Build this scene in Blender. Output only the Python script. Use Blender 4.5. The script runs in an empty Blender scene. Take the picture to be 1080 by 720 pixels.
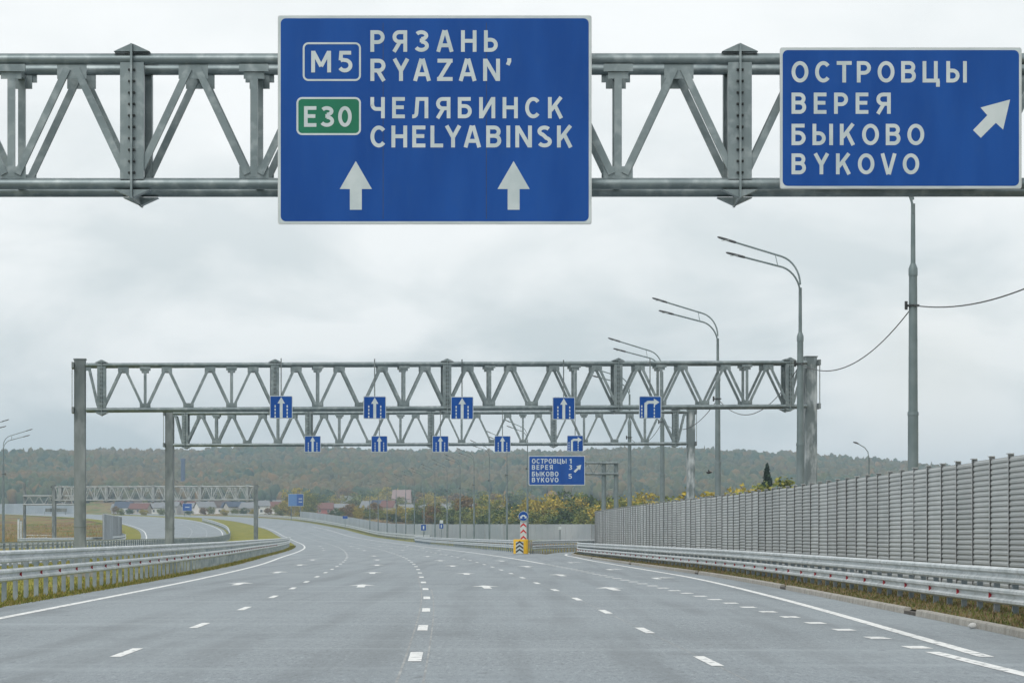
import bpy, math, random
import numpy as np
from mathutils import Vector, Matrix
R = math.radians
random.seed(7); rng = np.random.default_rng(7)
S = bpy.context.scene
COL = S.collection
F, CX, HY = 3260.0, 540.0, 563.0          # focal length in photo pixels, principal column, horizon row
CAMH = 1.6
# ------------------------------------------------------------------ camera
cam = bpy.data.cameras.new('camera'); camo = bpy.data.objects.new('camera', cam); COL.objects.link(camo)
cam.sensor_width = 36; cam.lens = F/1080*36
cam.shift_y = (HY-360)/1080
cam.clip_start = 0.5; cam.clip_end = 20000
camo.location = (0, 0, CAMH); camo.rotation_euler = (R(90), 0, 0)
S.camera = camo
# ------------------------------------------------------------------ world and sun (overcast)
SUN_EL, SUN_AZ = 42, 205                  # degrees; azimuth clockwise from +Y
W = bpy.data.worlds.new('World'); S.world = W; W.use_nodes = True
nt = W.node_tree; nt.nodes.clear()
def N(t, **kw):
    n = nt.nodes.new(t)
    for k, v in kw.items(): setattr(n, k, v)
    return n
def link(a, b): nt.links.new(a, b)
out = N('ShaderNodeOutputWorld'); bg = N('ShaderNodeBackground'); bg.inputs['Strength'].default_value = 0.10
sky = N('ShaderNodeTexSky'); sky.sky_type = 'NISHITA'; sky.sun_disc = False
sky.sun_elevation = R(SUN_EL); sky.sun_rotation = R(SUN_AZ); sky.dust_density = 2.0
tc = N('ShaderNodeTexCoord')
mp = N('ShaderNodeMapping'); mp.inputs['Scale'].default_value = (1.0, 1.0, 2.3)
link(tc.outputs['Generated'], mp.inputs['Vector'])
n1 = N('ShaderNodeTexNoise'); n1.inputs['Scale'].default_value = 11; n1.inputs['Detail'].default_value = 9; n1.inputs['Roughness'].default_value = 0.52
n1.inputs['Distortion'].default_value = 0.25
link(mp.outputs[0], n1.inputs['Vector'])
rp = N('ShaderNodeValToRGB')
rp.color_ramp.elements[0].position = 0.40; rp.color_ramp.elements[0].color = (0.555, 0.605, 0.615, 1)
rp.color_ramp.elements[1].position = 0.61; rp.color_ramp.elements[1].color = (0.825, 0.842, 0.838, 1)
link(n1.outputs['Fac'], rp.inputs['Fac'])
sx = N('ShaderNodeSeparateXYZ'); link(tc.outputs['Generated'], sx.inputs[0])
mr = N('ShaderNodeMapRange'); mr.inputs['From Min'].default_value = 0.05; mr.inputs['From Max'].default_value = 0.16
mr.interpolation_type = 'SMOOTHSTEP'
link(sx.outputs['Z'], mr.inputs['Value'])
hi = N('ShaderNodeMix', data_type='RGBA'); hi.inputs['B'].default_value = (0.835, 0.85, 0.845, 1)
mm = N('ShaderNodeMath', operation='MULTIPLY'); mm.inputs[1].default_value = 0.72
link(mr.outputs[0], mm.inputs[0]); link(mm.outputs[0], hi.inputs['Factor']); link(rp.outputs['Color'], hi.inputs['A'])
# a little warm glow low in the north-east clouds
vd = N('ShaderNodeVectorMath', operation='DISTANCE'); vd.inputs[1].default_value = (0.135, 0.99, 0.048)
link(tc.outputs['Generated'], vd.inputs[0])
wr = N('ShaderNodeMapRange'); wr.inputs['From Min'].default_value = 0.0; wr.inputs['From Max'].default_value = 0.045
wr.inputs['To Min'].default_value = 0.55; wr.inputs['To Max'].default_value = 0.0; wr.interpolation_type = 'SMOOTHSTEP'
link(vd.outputs['Value'], wr.inputs['Value'])
wm = N('ShaderNodeMix', data_type='RGBA'); wm.inputs['B'].default_value = (0.80, 0.80, 0.755, 1)
link(wr.outputs[0], wm.inputs['Factor']); link(hi.outputs['Result'], wm.inputs['A'])
kk = N('ShaderNodeVectorMath', operation='SCALE'); kk.inputs['Scale'].default_value = 9.6
link(wm.outputs['Result'], kk.inputs[0])
fm = N('ShaderNodeMix', data_type='RGBA'); fm.inputs['Factor'].default_value = 0.96
link(sky.outputs[0], fm.inputs['A']); link(kk.outputs[0], fm.inputs['B'])
link(fm.outputs['Result'], bg.inputs['Color']); link(bg.outputs[0], out.inputs['Surface'])
sl = bpy.data.lights.new('sun', 'SUN'); sl.energy = 1.0; sl.angle = R(25); sl.color = (1, 0.965, 0.92)
so = bpy.data.objects.new('sun', sl); COL.objects.link(so)
az, el = R(SUN_AZ), R(SUN_EL)
sd = Vector((math.sin(az)*math.cos(el), math.cos(az)*math.cos(el), math.sin(el)))
so.rotation_euler = sd.to_track_quat('Z', 'Y').to_euler(); so.location = (0, -50, 60)
S.view_settings.view_transform = 'Standard'; S.view_settings.look = 'None'
S.view_settings.exposure = 0.42; S.view_settings.gamma = 1; S.view_settings.use_curve_mapping = False
S.cycles.max_bounces = 5; S.cycles.volume_bounces = 0
S.cycles.use_denoising = True

# ------------------------------------------------------------------ materials
def newmat(name):
    m = bpy.data.materials.new(name); m.use_nodes = True
    b = m.node_tree.nodes['Principled BSDF']
    return m, m.node_tree, b
def noise_mat(name, c1, c2, scale=5, rough=0.6, metal=0.0, detail=5, pos=(0.35, 0.65), stretch=(1, 1, 1), bump=0, bscale=40, spec=0.5, c3=None, s3=60, f3=0.3):
    m, t, b = newmat(name)
    g = t.nodes.new('ShaderNodeNewGeometry'); mp = t.nodes.new('ShaderNodeMapping'); mp.inputs['Scale'].default_value = stretch
    t.links.new(g.outputs['Position'], mp.inputs['Vector'])
    n = t.nodes.new('ShaderNodeTexNoise'); n.inputs['Scale'].default_value = scale; n.inputs['Detail'].default_value = detail
    t.links.new(mp.outputs[0], n.inputs['Vector'])
    r = t.nodes.new('ShaderNodeValToRGB'); r.color_ramp.elements[0].position = pos[0]; r.color_ramp.elements[1].position = pos[1]
    r.color_ramp.elements[0].color = (*c1, 1); r.color_ramp.elements[1].color = (*c2, 1)
    t.links.new(n.outputs['Fac'], r.inputs['Fac']); col = r.outputs['Color']
    if c3:
        n3 = t.nodes.new('ShaderNodeTexNoise'); n3.inputs['Scale'].default_value = s3; n3.inputs['Detail'].default_value = 3
        t.links.new(mp.outputs[0], n3.inputs['Vector'])
        mrr = t.nodes.new('ShaderNodeMapRange'); mrr.inputs['From Min'].default_value = 0.5; mrr.inputs['From Max'].default_value = 0.7
        mrr.inputs['To Max'].default_value = f3
        t.links.new(n3.outputs['Fac'], mrr.inputs['Value'])
        mx = t.nodes.new('ShaderNodeMix'); mx.data_type = 'RGBA'; mx.inputs['B'].default_value = (*c3, 1)
        t.links.new(mrr.outputs[0], mx.inputs['Factor']); t.links.new(col, mx.inputs['A']); col = mx.outputs['Result']
    t.links.new(col, b.inputs['Base Color'])
    b.inputs['Roughness'].default_value = rough; b.inputs['Metallic'].default_value = metal
    b.inputs['Specular IOR Level'].default_value = spec
    if bump:
        nb = t.nodes.new('ShaderNodeTexNoise'); nb.inputs['Scale'].default_value = bscale; nb.inputs['Detail'].default_value = 4
        t.links.new(g.outputs['Position'], nb.inputs['Vector'])
        bp = t.nodes.new('ShaderNodeBump'); bp.inputs['Strength'].default_value = bump; bp.inputs['Distance'].default_value = 0.02
        t.links.new(nb.outputs['Fac'], bp.inputs['Height']); t.links.new(bp.outputs[0], b.inputs['Normal'])
    return m
def leaf_mat(name, cols, rough=0.7, patch=None, pscale=0.02):
    m, t, b = newmat(name)
    g = t.nodes.new('ShaderNodeNewGeometry')
    r = t.nodes.new('ShaderNodeValToRGB'); e = r.color_ramp.elements
    while len(e) < len(cols): e.new(0.5)
    for i, c in enumerate(cols):
        e[i].position = i/(len(cols)-1); e[i].color = (*c, 1)
    t.links.new(g.outputs['Random Per Island'], r.inputs['Fac']); col = r.outputs['Color']
    if patch:
        n = t.nodes.new('ShaderNodeTexNoise'); n.inputs['Scale'].default_value = pscale; n.inputs['Detail'].default_value = 3
        t.links.new(g.outputs['Position'], n.inputs['Vector'])
        mr2 = t.nodes.new('ShaderNodeMapRange'); mr2.inputs['From Min'].default_value = 0.47; mr2.inputs['From Max'].default_value = 0.64
        mr2.inputs['To Max'].default_value = 0.7
        t.links.new(n.outputs['Fac'], mr2.inputs['Value'])
        mx = t.nodes.new('ShaderNodeMix'); mx.data_type = 'RGBA'; mx.inputs['B'].default_value = (*patch, 1)
        t.links.new(mr2.outputs[0], mx.inputs['Factor']); t.links.new(col, mx.inputs['A']); col = mx.outputs['Result']
    t.links.new(col, b.inputs['Base Color']); b.inputs['Roughness'].default_value = rough; b.inputs['Specular IOR Level'].default_value = 0.2
    return m
M = {}
M['galv'] = noise_mat('galvanised_steel', (0.16, 0.20, 0.21), (0.225, 0.27, 0.278), 2.0, 0.40, 0.6, c3=(0.48, 0.53, 0.54), s3=6, f3=0.32)
M['galv_dark'] = noise_mat('weathered_steel', (0.10, 0.125, 0.13), (0.21, 0.24, 0.245), 1.6, 0.6, 0.3, stretch=(1, 1, .35), c3=(0.36, 0.39, 0.4), s3=4, f3=0.35)
M['galv_patchy'] = noise_mat('patchy_steel', (0.14, 0.175, 0.182), (0.47, 0.515, 0.53), 3.0, 0.55, 0.2, pos=(0.47, 0.66), stretch=(1, 1, .35), detail=7)
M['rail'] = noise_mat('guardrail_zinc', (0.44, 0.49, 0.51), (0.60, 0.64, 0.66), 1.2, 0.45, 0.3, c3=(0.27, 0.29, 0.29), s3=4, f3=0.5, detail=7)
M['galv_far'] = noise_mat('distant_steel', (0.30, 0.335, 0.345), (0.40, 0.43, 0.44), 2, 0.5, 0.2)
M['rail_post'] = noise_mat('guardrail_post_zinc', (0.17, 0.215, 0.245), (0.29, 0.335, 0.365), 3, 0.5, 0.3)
M['pole'] = noise_mat('pole_paint', (0.125, 0.168, 0.175), (0.175, 0.22, 0.228), 2, 0.5, 0.2)
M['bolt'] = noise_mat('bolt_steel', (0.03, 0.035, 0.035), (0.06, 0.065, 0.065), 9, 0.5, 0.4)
M['blue'] = noise_mat('sign_blue', (0.003, 0.054, 0.25), (0.007, 0.070, 0.30), 2.2, 0.5, spec=0.18, stretch=(1, 1, .22), detail=7, c3=(0.014, 0.075, 0.27), s3=9, f3=0.25)
M['white'] = noise_mat('sign_white', (0.43, 0.50, 0.515), (0.53, 0.59, 0.60), 3, 0.5, spec=0.3)
M['green'] = noise_mat('sign_green', (0.006, 0.14, 0.075), (0.009, 0.165, 0.09), 2, 0.4, spec=0.3)
M['sign_back'] = noise_mat('sign_alloy', (0.46, 0.49, 0.50), (0.55, 0.58, 0.58), 4, 0.45, 0.3)
M['red'] = noise_mat('red_plastic', (0.42, 0.01, 0.015), (0.5, 0.02, 0.025), 6, 0.35)
M['dark_red'] = noise_mat('reflector_red', (0.28, 0.006, 0.015), (0.36, 0.01, 0.02), 6, 0.3)
M['yellow'] = noise_mat('yellow_plastic', (0.72, 0.42, 0.01), (0.80, 0.48, 0.015), 3, 0.45)
M['black'] = noise_mat('black_plastic', (0.01, 0.01, 0.012), (0.02, 0.02, 0.022), 4, 0.5)
M['barrier'] = noise_mat('barrier_panel', (0.33, 0.355, 0.36), (0.40, 0.425, 0.428), 0.5, 0.5, 0.15, stretch=(1, 1, 2))
def vary(m, lo, hi):
    t = m.node_tree; b = t.nodes['Principled BSDF']; src = b.inputs['Base Color'].links[0].from_socket
    oi = t.nodes.new('ShaderNodeObjectInfo'); mr = t.nodes.new('ShaderNodeMapRange'); mr.inputs['To Min'].default_value = lo; mr.inputs['To Max'].default_value = hi
    t.links.new(oi.outputs['Random'], mr.inputs['Value']); vm = t.nodes.new('ShaderNodeVectorMath'); vm.operation = 'SCALE'
    t.links.new(src, vm.inputs[0]); t.links.new(mr.outputs[0], vm.inputs['Scale']); t.links.new(vm.outputs[0], b.inputs['Base Color'])
vary(M['barrier'], .86, 1.08)
M['barrier_post'] = noise_mat('barrier_post', (0.36, 0.385, 0.39), (0.45, 0.47, 0.475), 2, 0.6, 0.15)
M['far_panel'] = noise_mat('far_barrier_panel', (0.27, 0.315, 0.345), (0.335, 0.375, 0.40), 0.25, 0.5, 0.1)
M['concrete'] = noise_mat('concrete', (0.27, 0.255, 0.225), (0.40, 0.385, 0.35), 4, 0.9, c3=(0.2, 0.185, 0.15), s3=25, f3=0.6, bump=0.5)
M['drain'] = noise_mat('drain_stain', (0.045, 0.04, 0.035), (0.09, 0.08, 0.065), 6, 0.9)
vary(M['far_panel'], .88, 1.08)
M['wire'] = noise_mat('cable_rubber', (0.03, 0.035, 0.035), (0.05, 0.055, 0.055), 5, 0.6)
M['bark'] = noise_mat('bark', (0.06, 0.045, 0.035), (0.13, 0.10, 0.08), 5, 0.9, bump=0.5)
M['lamp_glass'] = noise_mat('lamp_housing', (0.035, 0.04, 0.042), (0.06, 0.065, 0.07), 4, 0.4)

def asphalt():
    m, t, b = newmat('asphalt')
    g = t.nodes.new('ShaderNodeNewGeometry')
    def nz(scale, detail, stretch=(1, 1, 1), rough=0.5):
        mp = t.nodes.new('ShaderNodeMapping'); mp.inputs['Scale'].default_value = stretch
        t.links.new(g.outputs['Position'], mp.inputs['Vector'])
        n = t.nodes.new('ShaderNodeTexNoise'); n.inputs['Scale'].default_value = scale; n.inputs['Detail'].default_value = detail
        n.inputs['Roughness'].default_value = rough
        t.links.new(mp.outputs[0], n.inputs['Vector']); return n.outputs['Fac']
    def mix(f, a, bcol, lo, hi, amt):
        mr = t.nodes.new('ShaderNodeMapRange'); mr.inputs['From Min'].default_value = lo; mr.inputs['From Max'].default_value = hi; mr.inputs['To Max'].default_value = amt
        t.links.new(f, mr.inputs['Value'])
        mx = t.nodes.new('ShaderNodeMix'); mx.data_type = 'RGBA'; mx.inputs['B'].default_value = (*bcol, 1)
        t.links.new(mr.outputs[0], mx.inputs['Factor'])
        if isinstance(a, tuple): mx.inputs['A'].default_value = (*a, 1)
        else: t.links.new(a, mx.inputs['A'])
        return mx.outputs['Result']
    c = mix(nz(38, 4, (1, .5, 1), rough=0.9), (0.095, 0.116, 0.131), (0.275, 0.320, 0.350), 0.36, 0.64, 1.0)  # stone chips
    c = mix(nz(14, 5, (1, .16, 1), rough=.85), c, (0.052, 0.066, 0.075), 0.50, 0.66, 0.85)              # open grain
    c = mix(nz(12, 5, (1, .14, 1), rough=.85), c, (0.427, 0.485, 0.522), 0.54, 0.72, 0.75)                # bright aggregate
    c = mix(nz(0.10, 5, (2.2, 0.55, 1)), c, (0.228, 0.268, 0.293), 0.42, 0.62, 0.4)                       # broad pale wear
    c = mix(nz(0.8, 5, (1.6, 0.05, 1)), c, (0.095, 0.115, 0.127), 0.48, 0.66, 0.5)                       # dark wheel streaks
    c = mix(nz(0.22, 5, (0.3, 2.6, 1)), c, (0.275, 0.318, 0.345), 0.54, 0.72, 0.5)                        # cross laying marks
    c = mix(nz(0.45, 6, (1, .3, 1), rough=.65), c, (0.100, 0.120, 0.133), 0.56, 0.68, 0.45)              # mottled darker areas
    c = mix(nz(2.2, 7, (1, .4, 1), rough=.6), c, (0.048, 0.056, 0.063), 0.66, 0.72, 0.75)                 # small stains
    t.links.new(c, b.inputs['Base Color'])
    b.inputs['Roughness'].default_value = 0.6; b.inputs['Specular IOR Level'].default_value = 0.6
    nb = nz(55, 3)
    bp = t.nodes.new('ShaderNodeBump'); bp.inputs['Strength'].default_value = 0.25; bp.inputs['Distance'].default_value = 0.006
    t.links.new(nb, bp.inputs['Height']); t.links.new(bp.outputs[0], b.inputs['Normal'])
    return m
M['asphalt'] = asphalt()
M['paint'] = noise_mat('road_paint', (0.30, 0.32, 0.325), (0.74, 0.75, 0.74), 7, 0.6, pos=(0.33, 0.47), stretch=(1, .35, 1), detail=8)
M['paint_worn'] = noise_mat('worn_road_paint', (0.34, 0.36, 0.36), (0.74, 0.75, 0.74), 4.0, 0.6, pos=(0.32, 0.48), detail=8)
M['faint'] = noise_mat('faint_setting_out_line', (0.235, 0.25, 0.255), (0.40, 0.41, 0.41), 1.2, 0.8, pos=(0.45, 0.7), detail=6)
def ground_mat():
    m, t, b = newmat('meadow')
    g = t.nodes.new('ShaderNodeNewGeometry')
    n = t.nodes.new('ShaderNodeTexNoise'); n.inputs['Scale'].default_value = 0.09; n.inputs['Detail'].default_value = 6; n.inputs['Roughness'].default_value = 0.6
    mp = t.nodes.new('ShaderNodeMapping'); mp.inputs['Scale'].default_value = (1, 0.22, 1)
    t.links.new(g.outputs['Position'], mp.inputs['Vector']); t.links.new(mp.outputs[0], n.inputs['Vector'])
    r = t.nodes.new('ShaderNodeValToRGB'); e = r.color_ramp.elements
    e[0].position = 0.3; e[0].color = (0.09, 0.12, 0.03, 1); e[1].position = 0.72; e[1].color = (0.27, 0.22, 0.10, 1)
    for p, c in ((0.41, (0.13, 0.15, 0.035)), (0.47, (0.22, 0.175, 0.055)), (0.54, (0.20, 0.115, 0.05)), (0.61, (0.12, 0.085, 0.04))):
        k = e.new(p); k.color = (*c, 1)
    t.links.new(n.outputs['Fac'], r.inputs['Fac'])
    n2 = t.nodes.new('ShaderNodeTexNoise'); n2.inputs['Scale'].default_value = 2.5; n2.inputs['Detail'].default_value = 4
    t.links.new(g.outputs['Position'], n2.inputs['Vector'])
    mx = t.nodes.new('ShaderNodeMix'); mx.data_type = 'RGBA'; mx.blend_type = 'OVERLAY'; mx.inputs['Factor'].default_value = 0.5
    t.links.new(r.outputs['Color'], mx.inputs['A']); t.links.new(n2.outputs['Color'], mx.inputs['B'])
    t.links.new(mx.outputs['Result'], b.inputs['Base Color']); b.inputs['Roughness'].default_value = 0.95; b.inputs['Specular IOR Level'].default_value = 0.1
    return m
M['ground'] = ground_mat()
M['verge'] = noise_mat('verge_turf', (0.15, 0.165, 0.022), (0.28, 0.245, 0.045), 0.35, 0.95, detail=7, c3=(0.12, 0.14, 0.02), s3=3, f3=0.7, spec=0.1)
M['soil_verge'] = noise_mat('soil_verge', (0.07, 0.075, 0.025), (0.19, 0.14, 0.08), 0.9, 0.95, detail=7, c3=(0.10, 0.12, 0.03), s3=4, f3=0.7, spec=0.1)
M['blade'] = leaf_mat('grass_blades', [(0.07, 0.10, 0.015), (0.15, 0.17, 0.025), (0.24, 0.21, 0.05), (0.30, 0.22, 0.10)])
M['blade_dry'] = leaf_mat('dry_grass_blades', [(0.06, 0.085, 0.02), (0.12, 0.14, 0.03), (0.20, 0.14, 0.07), (0.25, 0.18, 0.11)])
M['scrub'] = leaf_mat('scrub_stems', [(0.10, 0.13, 0.03), (0.24, 0.17, 0.05), (0.34, 0.19, 0.05), (0.16, 0.16, 0.04), (0.32, 0.25, 0.08)])
M['pale_track'] = noise_mat('pale_gravel', (0.42, 0.42, 0.41), (0.6, 0.6, 0.58), 0.6, 0.9)
M['forest'] = leaf_mat('autumn_forest', [(0.024, 0.050, 0.022), (0.052, 0.080, 0.026), (0.10, 0.105, 0.030), (0.030, 0.056, 0.024), (0.060, 0.082, 0.026), (0.15, 0.10, 0.030), (0.040, 0.064, 0.026), (0.12, 0.105, 0.030), (0.036, 0.060, 0.026), (0.20, 0.115, 0.03)], patch=(0.16, 0.10, 0.035), pscale=0.0045)
LM = {
 'yellow': leaf_mat('yellow_leaves', [(0.17, 0.18, 0.035), (0.34, 0.28, 0.045), (0.50, 0.37, 0.06)]),
 'olive': leaf_mat('olive_leaves', [(0.09, 0.125, 0.028), (0.18, 0.205, 0.045), (0.30, 0.28, 0.055)]),
 'green': leaf_mat('green_leaves', [(0.035, 0.068, 0.022), (0.07, 0.115, 0.032), (0.12, 0.155, 0.045)]),
 'rust': leaf_mat('rust_leaves', [(0.11, 0.085, 0.03), (0.20, 0.125, 0.04), (0.30, 0.17, 0.05)]),
 'spruce': leaf_mat('spruce_needles', [(0.012, 0.03, 0.018), (0.02, 0.045, 0.025), (0.03, 0.06, 0.03)]),
}
# ------------------------------------------------------------------ mesh helpers
class MB:
    def __init__(s): s.v = []; s.f = []; s.sm = []
    def add(s, verts, faces, smooth=False):
        o = len(s.v); s.v += [tuple(v) for v in verts]
        for f in faces: s.f.append(tuple(i+o for i in f)); s.sm.append(smooth)
        return s
    def box(s, c, d, rot=None):
        hx, hy, hz = d[0]/2, d[1]/2, d[2]/2
        vs = [Vector((x, y, z)) for x in (-hx, hx) for y in (-hy, hy) for z in (-hz, hz)]
        if rot is not None: vs = [rot @ v for v in vs]
        vs = [v+Vector(c) for v in vs]
        return s.add(vs, [(0, 1, 3, 2), (4, 6, 7, 5), (0, 4, 5, 1), (2, 3, 7, 6), (0, 2, 6, 4), (1, 5, 7, 3)])
    def bar(s, p0, p1, w, h, up=(0, 1, 0)):
        p0, p1 = Vector(p0), Vector(p1); z = (p1-p0); L = z.length; z.normalize()
        x = Vector(up).cross(z); x.normalize(); y = z.cross(x)
        rot = Matrix((x, y, z)).transposed()
        return s.box((p0+p1)/2, (w, h, L), rot)
    def tube(s, pts, r, n=12, cap=True, smooth=True):
        pts = [Vector(p) for p in pts]; rs = r if isinstance(r, (list, tuple)) else [r]*len(pts)
        o = len(s.v); vs = []
        ref = Vector((0.31, 0.17, 0.93))
        for i, p in enumerate(pts):
            d = (pts[min(i+1, len(pts)-1)]-pts[max(i-1, 0)]).normalized()
            a = ref.cross(d)
            if a.length < 0.2: a = Vector((1, 0, 0)).cross(d)
            a.normalize(); b = d.cross(a)
            for k in range(n):
                t = 2*math.pi*k/n; vs.append(p+rs[i]*(math.cos(t)*a+math.sin(t)*b))
        fs = []
        for i in range(len(pts)-1):
            for k in range(n):
                fs.append((i*n+k, i*n+(k+1) % n, (i+1)*n+(k+1) % n, (i+1)*n+k))
        s.add(vs, fs, smooth)
        if cap:
            s.add(vs[:n], [tuple(reversed(range(n)))]); s.add(vs[-n:], [tuple(range(n))])
        return s
    def prism(s, poly, y0, y1):                # poly in (x,z), extruded from y0 (front) to y1
        n = len(poly); ar = sum(poly[i][0]*poly[(i+1) % n][1]-poly[(i+1) % n][0]*poly[i][1] for i in range(n))
        if ar < 0: poly = poly[::-1]
        vs = [(x, y0, z) for x, z in poly]+[(x, y1, z) for x, z in poly]
        fs = [tuple(range(n)), tuple(reversed(range(n, 2*n)))]+[(i, i+n, (i+1) % n+n, (i+1) % n) for i in range(n)]
        return s.add(vs, fs)
    def build(s, name, mat, parent=None, loc=(0, 0, 0)):
        me = bpy.data.meshes.new(name); me.from_pydata(s.v, [], s.f); me.materials.append(mat)
        me.polygons.foreach_set('use_smooth', s.sm); me.update()
        o = bpy.data.objects.new(name, me); COL.objects.link(o); o.location = loc
        if parent: o.parent = parent
        return o
def tag(o, label=None, cat=None, group=None, kind=None):
    if label: o['label'] = label
    if cat: o['category'] = cat
    if group: o['group'] = group
    if kind: o['kind'] = kind
    return o
def thing(name, label, cat, loc, rz=0, group=None):
    e = bpy.data.objects.new(name, None); COL.objects.link(e); e.location = loc; e.rotation_euler = (0, 0, rz); e.empty_display_size = 0.3
    return tag(e, label, cat, group)
def linkcopy(o, parent=None, loc=None, rz=None):
    c = o.copy(); COL.objects.link(c)
    if parent: c.parent = parent
    if loc is not None: c.location = loc
    if rz is not None: c.rotation_euler = (0, 0, rz)
    return c
def copy_tree(o, parent=None):
    c = o.copy(); COL.objects.link(c)
    if parent: c.parent = parent
    for ch in list(o.children): copy_tree(ch, c)
    return c
def rrect(x0, z0, x1, z1, r, n=6):
    pts = []
    for cx, cz, a0 in ((x1-r, z1-r, 0), (x0+r, z1-r, 90), (x0+r, z0+r, 180), (x1-r, z0+r, 270)):
        for k in range(n+1):
            a = R(a0+90*k/n); pts.append((cx+r*math.cos(a), cz+r*math.sin(a)))
    return pts
def ring(mb, x0, z0, x1, z1, r, w, y0, y1):
    a = rrect(x0, z0, x1, z1, r); b = rrect(x0+w, z0+w, x1-w, z1-w, max(r-w, 0.002)); n = len(a)
    vs = [(x, y0, z) for x, z in a]+[(x, y0, z) for x, z in b]+[(x, y1, z) for x, z in a]+[(x, y1, z) for x, z in b]
    fs = []
    for i in range(n):
        j = (i+1) % n
        fs += [(i, j, n+j, n+i), (2*n+i, 3*n+i, 3*n+j, 2*n+j), (i, 2*n+i, 2*n+j, j), (n+i, n+j, 3*n+j, 3*n+i)]
    return mb.add(vs, fs)
def _arc(cx, cy, rx, ry, a0, a1, n=12):
    return [(cx+rx*math.cos(R(a0+(a1-a0)*k/n)), cy+ry*math.sin(R(a0+(a1-a0)*k/n))) for k in range(n+1)]
SW = 0.176                                    # stroke width, cap height = 1
def glyph(ch):
    """road-sign letter as centre-line strokes; returns (width, [polyline, ...])"""
    h = SW/2; T, B = 1-h, h
    def bowl(xl, ya, yb, xr):
        r = (ya-yb)/2; return [(xl, ya), (xr-r, ya)]+_arc(xr-r, (ya+yb)/2, r, r, 90, -90, 10)[1:-1]+[(xr-r, yb), (xl, yb)]
    def V(x, a=0, b=1): return [(x, a), (x, b)]
    def Hh(y, a, b): return [(a, y), (b, y)]
    def mir(W_, st): return [[(W_-x, y) for x, y in p] for p in st]
    if ch in 'РP': W_ = .66; return W_, [V(h), bowl(h, T, .45, W_-h)]
    if ch == 'R': W_ = .70; return W_, [V(h), bowl(h, T, .47, W_-h-.02), [(.33, .47), (W_-.09, 0)]]
    if ch == 'Я': W_, st = glyph('R'); return W_, mir(W_, st)
    if ch in 'ВB': W_ = .69; return W_, [V(h), bowl(h, T, .53, W_-h-.03), bowl(h, .53, B, W_-h)]
    if ch == 'Б': W_ = .66; return W_, [V(h), Hh(T, h, W_-.05), bowl(h, .58, B, W_-h)]
    if ch == 'Ь': W_ = .64; return W_, [V(h), bowl(h, .56, B, W_-h)]
    if ch == 'Ы': W_ = .96; return W_, [V(h), bowl(h, .56, B, .62-h), V(W_-h)]
    if ch in 'НH': W_ = .72; return W_, [V(h), V(W_-h), Hh(.51, h, W_-h)]
    if ch == 'И': W_ = .76; return W_, [V(h), V(W_-h), [(h+.02, .04), (W_-h-.02, .96)]]
    if ch == 'N': W_ = .76; return W_, [V(h), V(W_-h), [(h+.02, .96), (W_-h-.02, .04)]]
    if ch == 'Л': W_ = .76; return W_, [[(0, B), (.06, B)]+_arc(.06, B+.16, .14, .16, -80, -5, 6)+[(.25, T), (W_-h, T)], V(W_-h)]
    if ch in 'З3':
        W_ = .66; cx = W_/2-.02
        return W_, [_arc(cx, .755, W_/2-h-.01, .245-h, 150, -90, 14), _arc(cx, .28, W_/2-h+.02, .28-h, 90, -155, 16), Hh(.525, .24, .36)]
    if ch in 'АA': W_ = .80; return W_, [[(.085, 0), (W_/2-.03, 1)], [(W_-.085, 0), (W_/2+.03, 1)], Hh(.30, .2, W_-.2)]
    if ch == 'Ч': W_ = .68; return W_, [[(h, 1), (h, .66)]+_arc(h+.2, .66, .2, .22, 180, 270, 8)+[(W_-h, .44)], V(W_-h)]
    if ch in 'ЕE': W_ = .60; return W_, [V(h), Hh(T, h, W_), Hh(.52, h, W_-.05), Hh(B, h, W_)]
    if ch in 'СC': W_ = .73; return W_, [_arc(W_/2+.02, .5, W_/2-h+.02, .5-h, 42, 318, 26)]
    if ch in 'ОO': W_ = .79; return W_, [_arc(W_/2, .5, W_/2-h, .5-h, 0, 360, 36)]
    if ch == '0': W_ = .66; return W_, [_arc(W_/2, .5, W_/2-h, .5-h, 0, 360, 32)]
    if ch in 'КK': W_ = .72; return W_, [V(h), [(h+.04, .36), (W_-.10, 1)], [(.33, .60), (W_-.09, 0)]]
    if ch == 'Ц': W_ = .80; return W_, [V(h), [(.62, 1), (.62, 0)], Hh(B, h, .79), [(.72, B), (.72, -.2)]]
    if ch in 'ТT': W_ = .70; return W_, [Hh(T, 0, W_), V(W_/2)]
    if ch == 'Y': W_ = .76; return W_, [[(.085, 1), (W_/2, .46)], [(W_-.085, 1), (W_/2, .46)], V(W_/2, 0, .5)]
    if ch == 'Z': W_ = .70; return W_, [Hh(T, 0.02, W_), [(W_-.1, T), (.1, B)], Hh(B, 0, W_)]
    if ch == 'V': W_ = .76; return W_, [[(.085, 1), (W_/2-.02, 0)], [(W_-.085, 1), (W_/2+.02, 0)]]
    if ch == 'L': W_ = .58; return W_, [V(h), Hh(B, h, W_)]
    if ch in 'I': return SW, [V(h)]
    if ch in 'МM': W_ = .92; return W_, [V(h), V(W_-h), [(h+.01, .97), (W_/2, .28)], [(W_-h-.01, .97), (W_/2, .28)]]
    if ch == 'S':
        W_ = .68; cx = W_/2
        return W_, [_arc(cx, .745, W_/2-h-.02, .255-h, 35, 250, 14)+[(cx, .52)]+_arc(cx, .265, W_/2-h, .265-h, 70, -155, 14)]
    if ch == '5':
        W_ = .66; return W_, [[(W_-.06, T), (.14, T), (.11, .56)], [(.11, .545), (.2, .59)]+_arc(W_/2-.02, .33, W_/2-h+.02, .33-h, 95, -150, 16)]
    if ch == '1': W_ = .38; return W_, [V(W_-h), [(W_-h, .93), (.05, .74)]]
    if ch == '’': return .2, [[(.12, 1.02), (.12, .88), (.05, .72)]]
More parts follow.
